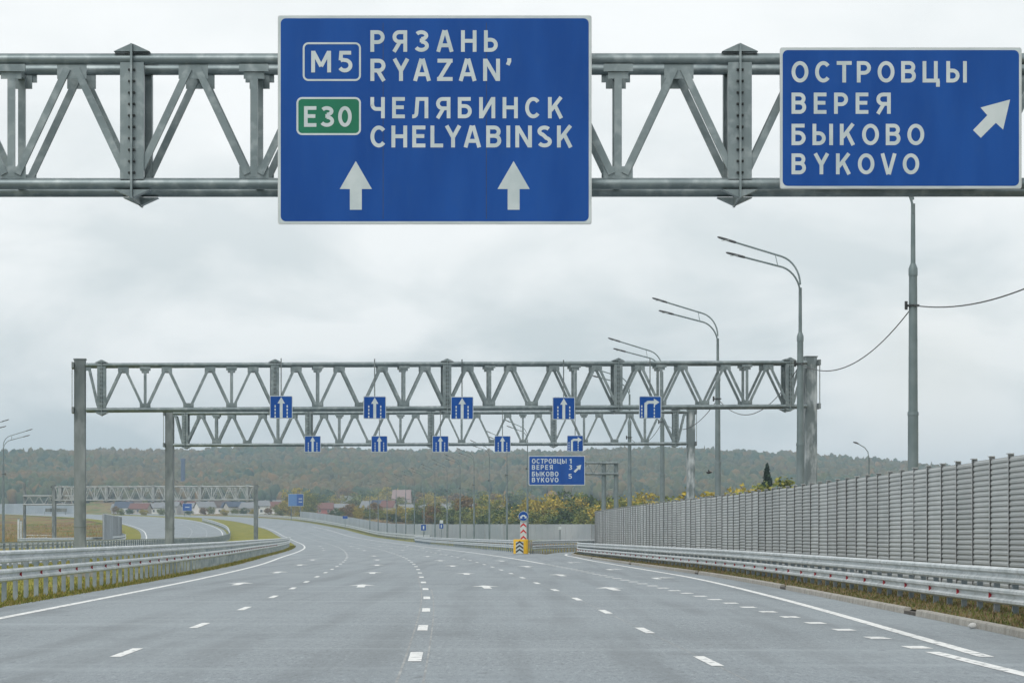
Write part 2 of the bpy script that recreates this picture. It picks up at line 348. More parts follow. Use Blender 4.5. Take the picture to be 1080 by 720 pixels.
    return .5, [V(h)]
def text_mesh(body, cap, width, bold=0, ext=0.003):
    """lettering in the xz plane: left edge x=0, baseline z=0, spread to 'width'"""
    G_ = [glyph(c) for c in body]; gw = sum(g[0] for g in G_)
    gap = (width/cap-gw)/max(1, len(body)-1); sx = 1.0
    if len(body) == 1: gap = 0; sx = width/cap/gw
    elif gap < .10: gap = .10; sx = (width/cap)/(gw+gap*(len(body)-1))
    KN = {'LY': .16, 'YA': .13, 'YK': .04, 'KO': .03, 'AZ': .02, 'ZA': .02, 'VO': .06, 'OV': .06, 'ТР': .07, 'СТ': .03}
    kn = [KN.get(a+b, 0) for a, b in zip(body, body[1:])]+[0]
    if gap > .1 and len(body) > 1: gap += sum(kn)/(len(body)-1)
    else: kn = [0]*len(kn)
    mb = MB(); x = 0; idx = 0
    for gi, (W_, st) in enumerate(G_):
        for p in st:
            closed = math.hypot(p[0][0]-p[-1][0], p[0][1]-p[-1][1]) < 1e-6
            n = len(p); L_ = []; Rr = []
            for i in range(n):
                a = p[i-1] if i else (p[-2] if closed else None); c = p[i+1] if i < n-1 else (p[1] if closed else None)
                d1 = Vector((p[i][0]-a[0], p[i][1]-a[1])).normalized() if a else None; d2 = Vector((c[0]-p[i][0], c[1]-p[i][1])).normalized() if c else None
                d1 = d1 or d2; d2 = d2 or d1
                nn = Vector((-(d1.y+d2.y), d1.x+d2.x)).normalized(); m = SW/2/max(.45, nn.dot(Vector((-d1.y, d1.x))))
                L_.append((p[i][0]+nn.x*m, p[i][1]+nn.y*m)); Rr.append((p[i][0]-nn.x*m, p[i][1]-nn.y*m))
            f = -.00025*(idx % 4); idx += 1
            vs = []
            for l, r in zip(L_, Rr):
                for y_ in (f, ext):
                    vs += [((x+l[0])*sx*cap, y_, l[1]*cap), ((x+r[0])*sx*cap, y_, r[1]*cap)]
            fs = []
            for i in range(n-1):
                o = 4*i; fs += [(o, o+4, o+5, o+1), (o+2, o+3, o+7, o+6), (o, o+2, o+6, o+4), (o+1, o+5, o+7, o+3)]
            fs += [(0, 1, 3, 2), (4*n-4, 4*n-2, 4*n-1, 4*n-3)]
            mb.add(vs, fs)
        x += W_+gap-kn[gi]
    return mb
def shift(mb, dx, dy, dz):
    mb.v = [(x+dx, y+dy, z+dz) for x, y, z in mb.v]; return mb

# ------------------------------------------------------------------ curves that describe the road
def spline(pts):
    p = np.array(sorted(pts), float); x, y = p[:, 0], p[:, 1]
    h = np.diff(x); d = np.diff(y)/h; m = np.empty(len(x)); m[0] = d[0]; m[-1] = d[-1]
    m[1:-1] = (d[:-1]*h[1:]+d[1:]*h[:-1])/(h[:-1]+h[1:])
    def f(t):
        if t <= x[0]: return float(y[0]+m[0]*(t-x[0]))
        if t >= x[-1]: return float(y[-1]+m[-1]*(t-x[-1]))
        i = int(np.searchsorted(x, t)-1); u = (t-x[i])/h[i]
        return float((2*u**3-3*u**2+1)*y[i]+(u**3-2*u**2+u)*h[i]*m[i]+(-2*u**3+3*u**2)*y[i+1]+(u**3-u**2)*h[i]*m[i+1])
    return f
CEN = spline([(-60, 0.3), (0, -.55), (40, -1.25), (78, -2.15), (115, -3.37), (140, -4.25), (212, -7.4), (261, -10.1), (348, -15.4), (430, -21), (537, -29.5), (700, -43.5), (860, -60), (1037, -86), (1300, -140), (1600, -225), (2000, -380)])
LEFT = spline([(-60, -7.6), (0, -8.35), (58, -9.72), (113, -11.25), (160, -13.1), (211, -15.8), (280, -19.4), (348, -23.4), (430, -29), (537, -37.5), (700, -51.5), (860, -68), (1037, -94), (1300, -148), (1600, -233), (2000, -388)])
Z0r = spline([(-200, 0), (0, 0), (400, 0), (500, .2), (600, .5), (700, 1.05), (860, 3.2), (1037, 6.2), (1300, 9.3), (1600, 12.0), (1601, 12.0)])
def Z0(y): return 0.0 if y < 400 else (12.0 if y > 1600 else Z0r(y))
EDGE_R = spline([(41, 6.2), (76.7, 6.65), (113, 6.6), (145, 5.85), (190, 4.75), (213, 4.4), (235, 4.1), (250, 4.5), (270, 6.3), (290, 9.5)])
KERB = spline([(-60, 6.3), (0, 6.75), (15, 7.1), (48, 7.85), (70, 7.9), (113, 7.65), (145, 6.75), (190, 5.4), (213, 4.85), (235, 4.55), (245, 4.75), (255, 5.4), (270, 7.2), (290, 11)])
WALL = spline([(30, 12.3), (45, 11.85), (68.7, 11.3), (90, 11.0), (114, 10.55), (148, 9.5), (180, 8.2), (210, 7.45), (235, 6.9), (250, 6.75), (262, 7.3), (275, 9.2), (285, 12.5), (292, 17)])
GUARD_R = spline([(25, 10.2), (40, 9.8), (56, 9.4), (90, 9.1), (124, 8.6), (150, 7.7), (190, 6.3), (215, 5.45), (235, 5.05), (250, 5.5), (262, 6.5), (275, 8.6), (288, 12.5)])
def curve_pts(f, y0, y1, step=2.0, off=0.0):
    ys = np.linspace(y0, y1, max(2, int(round((y1-y0)/step))+1)); return [(f(y)+off, float(y)) for y in ys]
def resample(pts, step):
    p = np.array(pts, float); seg = np.hypot(*np.diff(p, axis=0).T); s = np.r_[0, np.cumsum(seg)]
    t = np.arange(0, s[-1]+1e-6, step); return [(float(np.interp(k, s, p[:, 0])), float(np.interp(k, s, p[:, 1]))) for k in t]
def frames(pts):
    out = []
    for i, (x, y) in enumerate(pts):
        a = pts[max(i-1, 0)]; b = pts[min(i+1, len(pts)-1)]; L = math.hypot(b[0]-a[0], b[1]-a[1]) or 1
        out.append((x, y, (b[0]-a[0])/L, (b[1]-a[1])/L))
    return out
OUT = spline([(-60, -34.6), (0, -34.6), (400, -34.6), (530, -36.2), (700, -40.5), (860, -45), (1037, -51), (1300, -58), (1700, -62)])
OPP = lambda y: CEN(y)+OUT(y)
def at(px, Y): return (px-CX)*Y/F
def zat(py, Y): return CAMH+(HY-py)*Y/F

# ------------------------------------------------------------------ terrain and ground
PR = spline([(-600, 60), (-100, 78), (0, 79), (100, 81), (190, 76), (280, 79), (400, 80), (540, 78), (640, 81), (735, 81), (800, 76), (864, 70), (950, 63), (1080, 52), (1300, 35), (1700, 15)])
def sstep(t): t = min(1, max(0, t)); return t*t*(3-2*t)
def terr(x, y):
    z = Z0(y)
    if y > 1650:
        px = CX+F*x/y; A = max(0, CAMH+PR(min(1700, max(-600, px)))*3000/F-12)
        A *= 1+0.05*math.sin(x*0.011+1.0)*math.sin(y*0.008)
        k = sstep((y-1650)/1450)*0.55+0.45*min(1, max(0, (y-1650)/1400))
        if y > 3150: k *= 1-sstep((y-3150)/1800)
        z += A*min(k, 1)
        z += 2.5*math.sin(x*.02+y*.013)*sstep((y-1700)/300)
    return z
def sheet(name, rows, mat, **kw):
    mb = MB(); n = len(rows[0]); vs = [p for r in rows for p in r]
    fs = [(i*n+k, i*n+k+1, (i+1)*n+k+1, (i+1)*n+k) for i in range(len(rows)-1) for k in range(n-1)]
    mb.add(vs, fs, True); o = mb.build(name, mat); tag(o, **kw); return o
ys = list(np.arange(-150, 400, 25.0))+list(np.arange(400, 1700, 12.5))+list(np.arange(1700, 3300, 40.0))+list(np.arange(3300, 6001, 180.0))
us = np.sign(np.linspace(-1, 1, 121))*np.abs(np.linspace(-1, 1, 121))**1.8*1.4
sheet('ground', [[(u*(500+max(y, -100)*0.95), y, terr(u*(500+max(y, -100)*0.95), y)-0.16) for u in us] for y in ys], M['ground'], kind='structure', label='rough autumn meadow of ochre and green grass')
def strip(name, fa, fb, y0, y1, z, mat, step=4, cols=1, **kw):
    nrow = max(2, int((y1-y0)/step)+1)
    return sheet(name, [[(fa(y)+(fb(y)-fa(y))*k/cols, y, Z0(y)+z) for k in range(cols+1)] for y in np.linspace(y0, y1, nrow)], mat, **kw)
LASPH = lambda y: LEFT(y)-1.25
RM = lambda y: CEN(y)+11.9
strip('road', LASPH, KERB, -60, 245, 0, M['asphalt'], cols=3, kind='structure', label='wide empty grey asphalt carriageway with white lane markings')
strip('road', LASPH, RM, 245, 1700, 0, M['asphalt'], cols=3, kind='structure', label='far stretch of asphalt curving away to the left')
strip('road', OPP, lambda y: CEN(y)-21.0, -60, 1700, 0, M['asphalt'], cols=2, kind='structure', label='opposite carriageway beyond the grassy median')
SLL = spline([(245, CEN(245)+11.9), (270, 4.3), (300, 9.5), (340, 20), (380, 35), (430, 62)])
SLR = spline([(245, KERB(245)), (270, 7.2), (290, 11), (320, 21), (360, 42), (400, 66), (430, 90)])
strip('slip_road', SLL, SLR, 245, 430, 0, M['asphalt'], step=3, kind='structure', label='exit ramp turning off to the right')
sheet('verge', [[(a_+(b_-a_)*k/2, y, Z0(y)-.03) for k in range(3)] for y in np.linspace(245, 430, 60) for a_, b_ in ((RM(y), SLL(y)),)], M['soil_verge'], kind='structure', label='brown soil between the main road and the exit ramp')
strip('median_verge', lambda y: CEN(y)-21.0, LASPH, -60, 1700, -0.02, M['verge'], cols=3, kind='structure', label='grassy median strip')
strip('verge', lambda y: KERB(y)+0.16, lambda y: KERB(y)+5.5, -60, 288, 0.09, M['soil_verge'], cols=2, kind='structure', label='rough grassy verge behind the kerb')
strip('verge', lambda y: RM(y), lambda y: RM(y)+6, 300, 1500, -0.02, M['verge'], cols=2, kind='structure', label='grass strip under the far barrier')
strip('verge', lambda y: OPP(y)-5, OPP, -60, 1500, -0.02, M['verge'], cols=2, kind='structure', label='grass strip beyond the opposite carriageway')
# kerb in runs with dark drainage gaps
gaps = [61.5, 90, 124, 163, 200]
prev = -20
def kerb_run(y0, y1):
    mb = MB(); fr = frames(curve_pts(KERB, y0, y1, 2.0))
    prof = [(0, -.02), (0.012, .10), (0.03, .125), (.15, .125), (.16, .08)]
    vs = [(x+ty*d, y-tx*d, Z0(y)+z) for x, y, tx, ty in fr for d, z in prof]; n = len(prof)
    fs = [(i*n+k, (i+1)*n+k, (i+1)*n+k+1, i*n+k+1) for i in range(len(fr)-1) for k in range(n-1)]
    mb.add(vs, fs); mb.f += [tuple(range(n)), tuple(reversed(range(len(vs)-n, len(vs))))]; mb.sm += [False, False]
    tag(mb.build('kerb', M['concrete']), kind='structure', label='pale concrete kerb')
for g in gaps+[246]:
    kerb_run(prev, g-0.9)
    if g < 240:
        mb = MB(); x = KERB(g); mb.box((x+0.30, g, 0.03), (0.6, 1.75, 0.06))
        tag(mb.build('drain', M['drain']), kind='structure', label='dark drainage gap in the kerb')
    prev = g+0.9
# pale track in the left meadow
for (x0, x1, yy) in ((27, 56, 735), (30, 50, 690), (24, 46, 660)):
    sheet('track', [[(at(x0+(x1-x0)*k/6, y), y, Z0(y)-0.10) for k in range(7)] for y in np.linspace(yy, yy+12, 4)], M['pale_track'], kind='structure', label='pale gravel patch in the meadow')

# ------------------------------------------------------------------ road markings
PZ = 0.005
FZ = 0.002                                    # faint lines lie just under the paint
class Marks(MB):
    def line(s, f, y0, y1, w, step=3, PZ=PZ):
        pts = frames(curve_pts(f, y0, y1, min(step, max(0.2, (y1-y0)/2)))); vs = []
        for x, y, tx, ty in pts: vs += [(x-ty*w/2, y+tx*w/2, Z0(y)+PZ), (x+ty*w/2, y-tx*w/2, Z0(y)+PZ)]
        return s.add(vs, [(2*i, 2*i+1, 2*i+3, 2*i+2) for i in range(len(pts)-1)])
    def dashes(s, f, start, end, ln, period, w):
        y = start
        while y < end: s.line(f, y, y+ln, w); y += period
        return s
    def poly(s, f, y0, P):                      # P = (across, along) relative to the lane line
        vs = []
        for a, l in P:
            y = y0+l; d = (f(y+.5)-f(y-.5)); vs.append((f(y)+a, y-d*a, Z0(y)+PZ))
        return s.add(vs, [tuple(range(len(P)))])
mk = Marks(); mk.line(LEFT, 10, 900, 0.2)
tag(mk.build('lane_marking', M['paint']), kind='structure', label='solid white left edge line')
mk = Marks(); mk.line(EDGE_R, 40.3, 250, 0.2)
tag(mk.build('lane_marking', M['paint']), kind='structure', label='solid white right edge line')
mk = Marks(); mk.line(lambda y: CEN(y)+7.0, 5, 42, 0.2); mk.line(lambda y: CEN(y)+7.0, 166, 900, 0.2)
tag(mk.build('lane_marking', M['paint']), kind='structure', label='white line splitting off at the exit lane')
CL = lambda y: CEN(y)
mk = Marks(); mk.dashes(CL, 38.9-12.45*2, 900, 3.0, 12.45, 0.17)
mk.dashes(lambda y: CEN(y)+3.7, 37.5-12.4*2, 900, 3.0, 12.4, 0.15)
mk.dashes(lambda y: CEN(y)-3.92, 40.3-12.4*2, 900, 3.0, 12.4, 0.15)
tag(mk.build('lane_marking', M['paint']), kind='structure', label='broken white lane lines')
mk = Marks(); mk.dashes(lambda y: CEN(y)+7.05, 43.2, 164, 1.0, 4.0, 0.32)
tag(mk.build('lane_marking', M['paint']), kind='structure', label='short wide dashes along the exit lane')
mk = Marks(); mk.line(lambda y: CEN(y)-0.13, 12, 118, 0.03, PZ=FZ); mk.line(lambda y: CEN(y)+0.16, 12, 90, 0.025, PZ=FZ); mk.line(lambda y: CEN(y)+3.7, 20, 130, 0.02, PZ=FZ)
tag(mk.build('lane_marking', M['faint']), kind='structure', label='faint setting out lines beside the dashes')
ARROW = [(-.12, 0), (.12, 0), (.12, 3.3), (.42, 3.3), (0, 5.4), (-.42, 3.3), (-.12, 3.3)]
RARR = [(-.1, 0), (.1, 0), (.1, 2.4), (.35, 3.1), (.35, 2.5), (.85, 3.6), (.35, 4.7), (.35, 4.0), (-.1, 3.2)]
mk = Marks()
for lane, ys_ in ((-5.95, (97, 127, 158, 190)), (-1.95, (93, 125, 157, 190, 224)), (1.85, (91, 122, 153, 184, 220)), (5.45, (88, 118, 150, 182))):
    for y in ys_: mk.poly(lambda t, l=lane: CEN(t)+l, y, ARROW)
for y in (110, 138, 172): mk.poly(lambda t: (CEN(t)+7.05+EDGE_R(t))/2, y, RARR)
for y in (300, 345, 400):
    for lane in (-5.9, -1.9, 1.85, 5.4): mk.poly(lambda t, l=lane: CEN(t)+l, y, ARROW)
tag(mk.build('lane_marking', M['paint_worn']), kind='structure', label='white lane arrows')
mk = Marks(); mk.line(lambda y: CEN(y)-22.0, 10, 1300, 0.25); mk.line(lambda y: OPP(y)+1.2, 10, 1300, 0.25)
mk.dashes(lambda y: CEN(y)-25.8, 10, 1200, 3, 12, .17); mk.dashes(lambda y: CEN(y)-29.6, 10, 1200, 3, 12, .17)
tag(mk.build('lane_marking', M['paint']), kind='structure', label='white lines of the opposite carriageway')

# ------------------------------------------------------------------ guardrails
WP = [(.015, .155), (.045, .15), (.085, .115), (.085, .065), (.02, .02), (.02, -.02), (.085, -.065), (.085, -.115), (.045, -.15), (.015, -.155)]
WPC = WP+[(d-.008, z) for d, z in reversed(WP)]
def sweep(pts, prof, zc, side, z_of=Z0):
    mb = MB(); fr = frames(pts); n = len(prof)
    f2 = []
    for i, q_ in enumerate(fr):                 # every second length laps over the next one
        f2.append((*q_, 0.0 if i % 2 == 0 else .0035))
        if i % 2 == 0 and 0 < i < len(fr)-1: f2[-1] = (*q_, .007); f2.append((*q_, 0.0))
    fr = f2
    vs = [(x+ty*(d+e)*side, y-tx*(d+e)*side, z_of(y)+zc+z) for x, y, tx, ty, e in fr for d, z in prof]
    fs = [(i*n+k, i*n+(k+1) % n, (i+1)*n+(k+1) % n, (i+1)*n+k) for i in range(len(fr)-1) for k in range(n)]
    mb.add(vs, fs, False); mb.f += [tuple(range(n)), tuple(range(len(vs)-n, len(vs)))]; mb.sm += [False, False]
    return mb
def guardrail(pts, zl, zu, side, label, post_step=2.0, reflect=True, group='two-tier guardrails beside the carriageways', refl_limit=60):
    x0, y0 = pts[0]
    t = thing('guardrail', label, 'guardrail', (x0, y0, Z0(y0)), 0, group)
    def loc(mb): return shift(mb, -x0, -y0, -Z0(y0))
    p2 = resample(pts, 2.0)
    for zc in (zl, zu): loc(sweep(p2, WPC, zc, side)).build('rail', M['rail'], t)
    top = zu+0.10
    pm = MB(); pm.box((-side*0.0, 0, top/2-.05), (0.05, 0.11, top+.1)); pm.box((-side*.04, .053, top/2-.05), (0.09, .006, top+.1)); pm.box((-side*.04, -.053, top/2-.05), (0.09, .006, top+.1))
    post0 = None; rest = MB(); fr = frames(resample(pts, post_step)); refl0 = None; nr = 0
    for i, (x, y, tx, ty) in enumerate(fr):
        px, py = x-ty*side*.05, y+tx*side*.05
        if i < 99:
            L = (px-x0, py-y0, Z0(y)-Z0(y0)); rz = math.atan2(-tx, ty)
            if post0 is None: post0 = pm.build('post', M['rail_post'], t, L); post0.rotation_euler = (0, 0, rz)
            else: linkcopy(post0, t, L, rz)
        else: rest.box((px-x0, py-y0, Z0(y)-Z0(y0)+top/2-.05), (.1, .11, top+.1))
        if reflect and i % 2 == 0 and nr < refl_limit:
            L = (x+ty*side*.032-x0, y-tx*side*.032-y0, Z0(y)-Z0(y0)+zl); rz = math.atan2(-tx, ty); nr += 1
            if refl0 is None:
                rm = MB(); rm.prism([(-.05, -.065), (.05, -.065), (.05, .05), (.02, .075), (-.05, .06)], -.012, .012); refl0 = rm.build('reflector', M['dark_red'], t, L); refl0.rotation_euler = (0, 0, rz)
            else: linkcopy(refl0, t, L, rz)
    if rest.v: tag(rest.build('post', M['rail_post'], t), kind='stuff')
    return t
guardrail(curve_pts(lambda y: LEFT(y)-1.95, 44, 430), .62, 1.06, 1, 'two-tier zinc guardrail with red reflectors along the grassy left edge')
guardrail(curve_pts(GUARD_R, 40, 286), .42, .82, -1, 'two-tier zinc guardrail with red reflectors behind the concrete kerb on the right')
guardrail(curve_pts(lambda y: CEN(y)-20.4, 90, 1000), .62, 1.06, -1, 'guardrail across the median, seen from its back, lining the opposite carriageway', post_step=2.5, reflect=False)
guardrail(curve_pts(spline([(300, at(20, 300)), (350, at(68, 350)), (390, at(93, 390)), (430, at(114, 430)), (480, at(127, 480)), (530, at(132, 530)), (600, at(131, 600)), (700, at(122, 700))]), 300, 700), .62, 1.06, 1, 'pale guardrail curving along the outer side of the opposite carriageway below a grey wall', post_step=4, reflect=False)
guardrail([(1.15, 251.5), (0.2, 275), (-1.4, 300), (-4.6, 350), (-7.6, 400), (-12, 450), (-16.2, 515)], .5, .92, -1, 'guardrail running left and away from the yellow crash cushion', post_step=3, reflect=False)
guardrail([(1.6, 251.5), (2.6, 262), (4.3, 275), (6.6, 290), (9.6, 305), (14, 322), (20, 340)], .5, .92, 1, 'short guardrail with rusty soil below, right of the yellow crash cushion', reflect=False)
guardrail(curve_pts(lambda y: CEN(y)+13.2, 500, 1250), .62, 1.06, -1, 'long distant guardrail in front of the far noise barrier', post_step=6, reflect=False)

# ------------------------------------------------------------------ noise barriers
def panel_mesh(L, H, pitch, z0=.1):
    mb = MB(); prof = []; n = int(round((H-z0)/pitch)); p = (H-z0)/n
    for k in range(n):
        z = z0+k*p; prof += [(0, z), (-.024, z+p*.22), (-.022, z+p*.62), (-.002, z+p*.80)]
    prof += [(0, H), (.06, H), (.06, z0)]
    m = len(prof)
    vs = [(x, d, z) for x in (0.0, L) for d, z in prof]
    fs = [(k, (k+1) % m, m+(k+1) % m, m+k) for k in range(m)]
    return mb.add(vs, fs+[tuple(reversed(range(m))), tuple(range(m, 2*m))])
def rib_mesh(L, H, pitch, z0=.1):
    mb = MB(); n = int(L/pitch); p = L/n; prof = []
    for k in range(n): prof += [(k*p, 0), (k*p+p*.12, -.05), (k*p+p*.8, -.05), (k*p+p*.92, 0)]
    prof += [(L, 0), (L, .06), (0, .06)]; m = len(prof)
    vs = [(x, d, z) for z in (z0, H) for x, d in prof]
    return mb.add(vs, [(k, (k+1) % m, m+(k+1) % m, m+k) for k in range(m)]+[tuple(reversed(range(m))), tuple(range(m, 2*m))])
def barrier(pts, L, H, pitch, label, mat, matp, flip=1, cap=True, group='noise barriers', ribs=0):
    p = resample(pts, L); x0, y0 = p[0]
    t = thing('noise_barrier', label, 'noise barrier', (x0, y0, Z0(y0)), 0, group)
    a = panel_mesh(L-.06, H, pitch) if not ribs else rib_mesh(L-.06, H, ribs)
    pm = MB(); pm.box((0, -.040, H/2+.03), (.075, .012, H+.06)); pm.box((0, .08, H/2+.03), (.085, .014, H+.06)); pm.box((0, .0195, H/2+.03), (.014, .107, H+.06))
    if cap: pm.box((.03, 0, H+.07), (.22, .14, .02))
    nf = len(pm.f); pm.box((.055, -.034, H/2), (.034, .008, H)); nb_ = len(pm.f)-nf        # dark strip, a painted shadow gap beside each post flange
    pan0 = post0 = None
    for i in range(len(p)):
        x, y = p[i]
        j = min(i+1, len(p)-1); k = j-1
        rz = math.atan2(p[j][1]-p[k][1], p[j][0]-p[k][0])
        if flip < 0: rz += math.pi
        zz = Z0(y)-Z0(y0); lo = (x-x0, y-y0, zz)
        if post0 is None:
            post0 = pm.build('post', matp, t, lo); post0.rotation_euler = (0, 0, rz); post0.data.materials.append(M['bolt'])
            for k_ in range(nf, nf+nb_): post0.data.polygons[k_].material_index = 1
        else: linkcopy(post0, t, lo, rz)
        if i < len(p)-1:
            q = p[i+1] if flip < 0 else p[i]
            d = Vector((math.cos(rz), math.sin(rz)))*.03
            lo2 = (q[0]+d.x-x0, q[1]+d.y-y0, Z0((y+p[i+1][1])/2)-Z0(y0))
            rt = (random.uniform(-.004, .004), random.uniform(-.002, .002), rz+random.uniform(-.004, .004))
            lo2 = (lo2[0], lo2[1], lo2[2]+random.uniform(-.02, .015))
            if pan0 is None: pan0 = pc = a.build('panel', mat, t, lo2)
            else: pc = linkcopy(pan0, t, lo2)
            pc.rotation_euler = rt
    return t
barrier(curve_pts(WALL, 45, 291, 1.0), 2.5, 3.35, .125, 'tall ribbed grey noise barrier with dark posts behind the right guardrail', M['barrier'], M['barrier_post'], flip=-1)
far = [(80, 600), (45, 580), (14.5, 571), (0, 576), (-12, 592), (-21.5, 622)]+curve_pts(lambda y: CEN(y)+15, 650, 1040, 10)
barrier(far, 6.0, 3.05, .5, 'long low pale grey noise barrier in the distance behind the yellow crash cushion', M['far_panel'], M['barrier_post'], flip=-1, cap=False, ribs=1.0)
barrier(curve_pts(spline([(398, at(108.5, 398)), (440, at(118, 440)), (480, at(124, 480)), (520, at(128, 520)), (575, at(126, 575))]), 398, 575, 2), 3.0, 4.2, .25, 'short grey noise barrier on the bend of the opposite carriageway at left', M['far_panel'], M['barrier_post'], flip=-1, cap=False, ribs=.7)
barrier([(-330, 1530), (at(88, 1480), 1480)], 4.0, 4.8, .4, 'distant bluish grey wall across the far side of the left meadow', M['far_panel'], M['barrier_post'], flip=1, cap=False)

# ------------------------------------------------------------------ gantries
TD = 0.95                                    # truss depth
def gantry(label, X0, Y0, X1, Y1, zb0, zb1, joints, bays, th=1.7, mat='galv', group='steel truss sign gantries over the road', patchy=True, detail=True):
    """joints: distances along the span of the bolted section joints; bays: bays between consecutive joints"""
    L = math.hypot(X1-X0, Y1-Y0); rz = math.atan2(Y1-Y0, X1-X0); zg = Z0(Y0)
    t = thing('sign_gantry', label, 'sign gantry', (X0, Y0, zg), rz, group)
    zb = lambda x: zb0-zg+(zb1-zb0)*x/L; zt = lambda x: zb(x)+th
    for i, x in enumerate((0, L)):
        pm = MB(); top = zt(x)+.22; w, d = .44, .62; c = TD/2
        poly = [(x-w/2+.03, c-d/2), (x+w/2-.03, c-d/2), (x+w/2, c-d/2+.03), (x+w/2, c+d/2-.03), (x+w/2-.03, c+d/2), (x-w/2+.03, c+d/2), (x-w/2, c+d/2-.03), (x-w/2, c-d/2+.03)]
        n = 8; vs = [(a, b, 0) for a, b in poly]+[(a, b, top) for a, b in poly]
        pm.add(vs, [(k, (k+1) % n, n+(k+1) % n, n+k) for k in range(n)]+[tuple(range(n, 2*n)), tuple(reversed(range(n)))])
        po = pm.build('post', M['galv_patchy'] if (i and patchy) else M['galv_dark'], t)
        sgn = -1 if x == 0 else 1
        MB().box((x, c, top+.02), (w+.05, d+.05, .04)).build('cap', M['galv_dark'], po)
        MB().box((x, c, 1.9), (w+.03, d+.03, .06)).build('collar', M['galv_dark'], po)
        for z in (zb(x), zt(x)): MB().box((x+sgn*.262, c, z), (.08, TD+.3, .22)).build('clamp', M['galv_dark'], po)
        MB().box((x+sgn*.285, c-TD/2, (zb(x)+zt(x))/2), (.025, .06, th-.24)).build('tie_rod', M['galv_dark'], po)
        q = MB(); q.box((x, c, .08), (1.1, 1.3, .3)); q.build('footing', M['concrete'], po)
    a, b = .23, L-.23
    for y in (0, TD):
        for zf in (zb, zt):
            MB().tube([(a, y, zf(a)), (b, y, zf(b))], .078, 16).build('chord', M[mat], t)
    def brace(p0, p1, w=.095, nm='brace'):
        mb = MB(); mb.bar(p0, p1, w, .07); mb.build(nm, M[mat], t)
    def plate(c, d, nm='gusset_plate'): MB().box(c, d).build(nm, M[mat], t)
    def node_top(x, wide=False):
        for y in (0, TD):
            hw = .20 if not wide else .14
            plate((x, y, zt(x)-.16), (2*hw, .022, .22))
            if wide and detail: plate((x, y-.037 if y == 0 else y+.037, zt(x)-.125), (.40, .05, .10))
        plate((x, TD/2, zt(x)-.11), (.10, TD-.1, .08), 'cross_strut')
    def node_bot(x):
        for y in (0, TD): plate((x, y, zb(x)+.15), (.40, .022, .17))
        plate((x, TD/2, zb(x)+.06), (.09, TD-.1, .07), 'cross_strut')
    def zig(x0, x1, n, first_j=True, last_j=True):
        h = (x1-x0)/n
        for k in range(n):
            xa, xm, xb = x0+k*h, x0+(k+.5)*h, x0+(k+1)*h
            node_top(xm)
            if k > 0: node_bot(xa)
            for y in (-.01, TD+.01):
                brace((xa+.09, y, zb(xa)+.13), (xm-.06, y, zt(xm)-.13)); brace((xm+.06, y, zt(xm)-.13), (xb-.09, y, zb(xb)+.13))
            if (k in (1, n-1)) and n > 2:
                node_top(xa, True)
                for y in (0, TD): brace((xa, y+(.02 if y == 0 else -.02), zb(xa)+.1), (xa, y+(.02 if y == 0 else -.02), zt(xa)-.1), .10, 'upright')
    def joint(x):
        pm = MB(); t_ = .028
        z0_, z1_ = zb(x)-.21, zt(x)+.19
        for y in (-.02, TD+.02): pm.box((x, y, (z0_+z1_)/2), (t_, .30, z1_-z0_))
        pm.box((x, TD/2, z0_+.12), (t_-.004, TD-.26, .22)); pm.box((x, TD/2, z1_-.12), (t_-.004, TD-.26, .22))
        j = pm.build('joint_flange', M[mat], t)
        def stiff(c, d): MB().box(c, d).build('stiffener', M[mat], j)
        for y, s in ((-.02, -1), (TD+.02, 1)):
            for dx in (-1, 1):
                mb = MB(); mb.box((x+dx*.088, y+s*.05, zb(x)+th/2), (.146, .016, th-.11)); mb.box((x+dx*.155, y, zb(x)+th/2), (.014, .115, th-.17)); mb.build('stiffener', M[mat], j)
                for zc, sg in ((zt(x)+.09, 1), (zb(x)-.09, -1)):
                    MB().prism([(x+dx*.016, zc), (x+dx*.245, zc), (x+dx*.016, zc+sg*.105)], y-.09, y+.09).build('gusset_plate', M[mat], j)
        if detail:
            b0 = None
            for k in range(10):
                z = zb(x)+.14+(th-.3)*k/9
                for dx in (-1, 1):
                    lo = (x+dx*.03, -.105, z)
                    if b0 is None: b0 = MB().tube([(-.018, 0, 0), (.018, 0, 0)], .017, 6, smooth=False).build('bolt', M['bolt'], j, lo)
                    else: linkcopy(b0, j, lo)
    for x in joints: joint(x)
    for (xa, xb), n in zip(zip(joints, joints[1:]), bays): zig(xa, xb, n)
    # end half bays
    for xe, xj in ((a, joints[0]), (b, joints[-1])):
        if abs(xe-xj) > .3:
            s = 1 if xj > xe else -1
            for y in (-.01, TD+.01): brace((xe+s*.12, y, zt(xe)-.12), (xj-s*.14, y, zb(xj)+.13))
            plate((xe+s*.1, 0, zt(xe)-.14), (.2, .02, .16))
    return t, L, rz
G1Y = 42.2
g1x0, g1x1 = -13.0, 11.4
gantry('nearest truss gantry overhead, carrying the two large blue direction signs', g1x0, G1Y, g1x1, G1Y, zat(194, G1Y), zat(193.5, G1Y), [v-g1x0 for v in (-11.81, -5.18, 3.107, 9.74)], [4, 5, 4])
def span_t(px, X0, Y0, rz, off=0):
    k = (px-CX)/F; c, s = math.cos(rz), math.sin(rz)
    return (k*Y0-X0)/(c-k*s)
def lane_gantry(label, pxl, Yl, pxr, Yr, zl, zr, jpx):
    X0, X1 = at(pxl, Yl), at(pxr, Yr); rz = math.atan2(Yr-Yl, X1-X0)
    js = [span_t(p, X0, Yl, rz) for p in jpx]
    gantry(label, X0, Yl, X1, Yr, zl, zr, js, [4]*(len(js)-1)); return X0, Yl, rz
G2 = lane_gantry('second truss gantry, with five square blue lane signs, resting on weathered posts', 84, 117.5, 857, 120.5, zat(432, 117.5), zat(428, 120.5), (107, 290, 471.5, 652, 833))
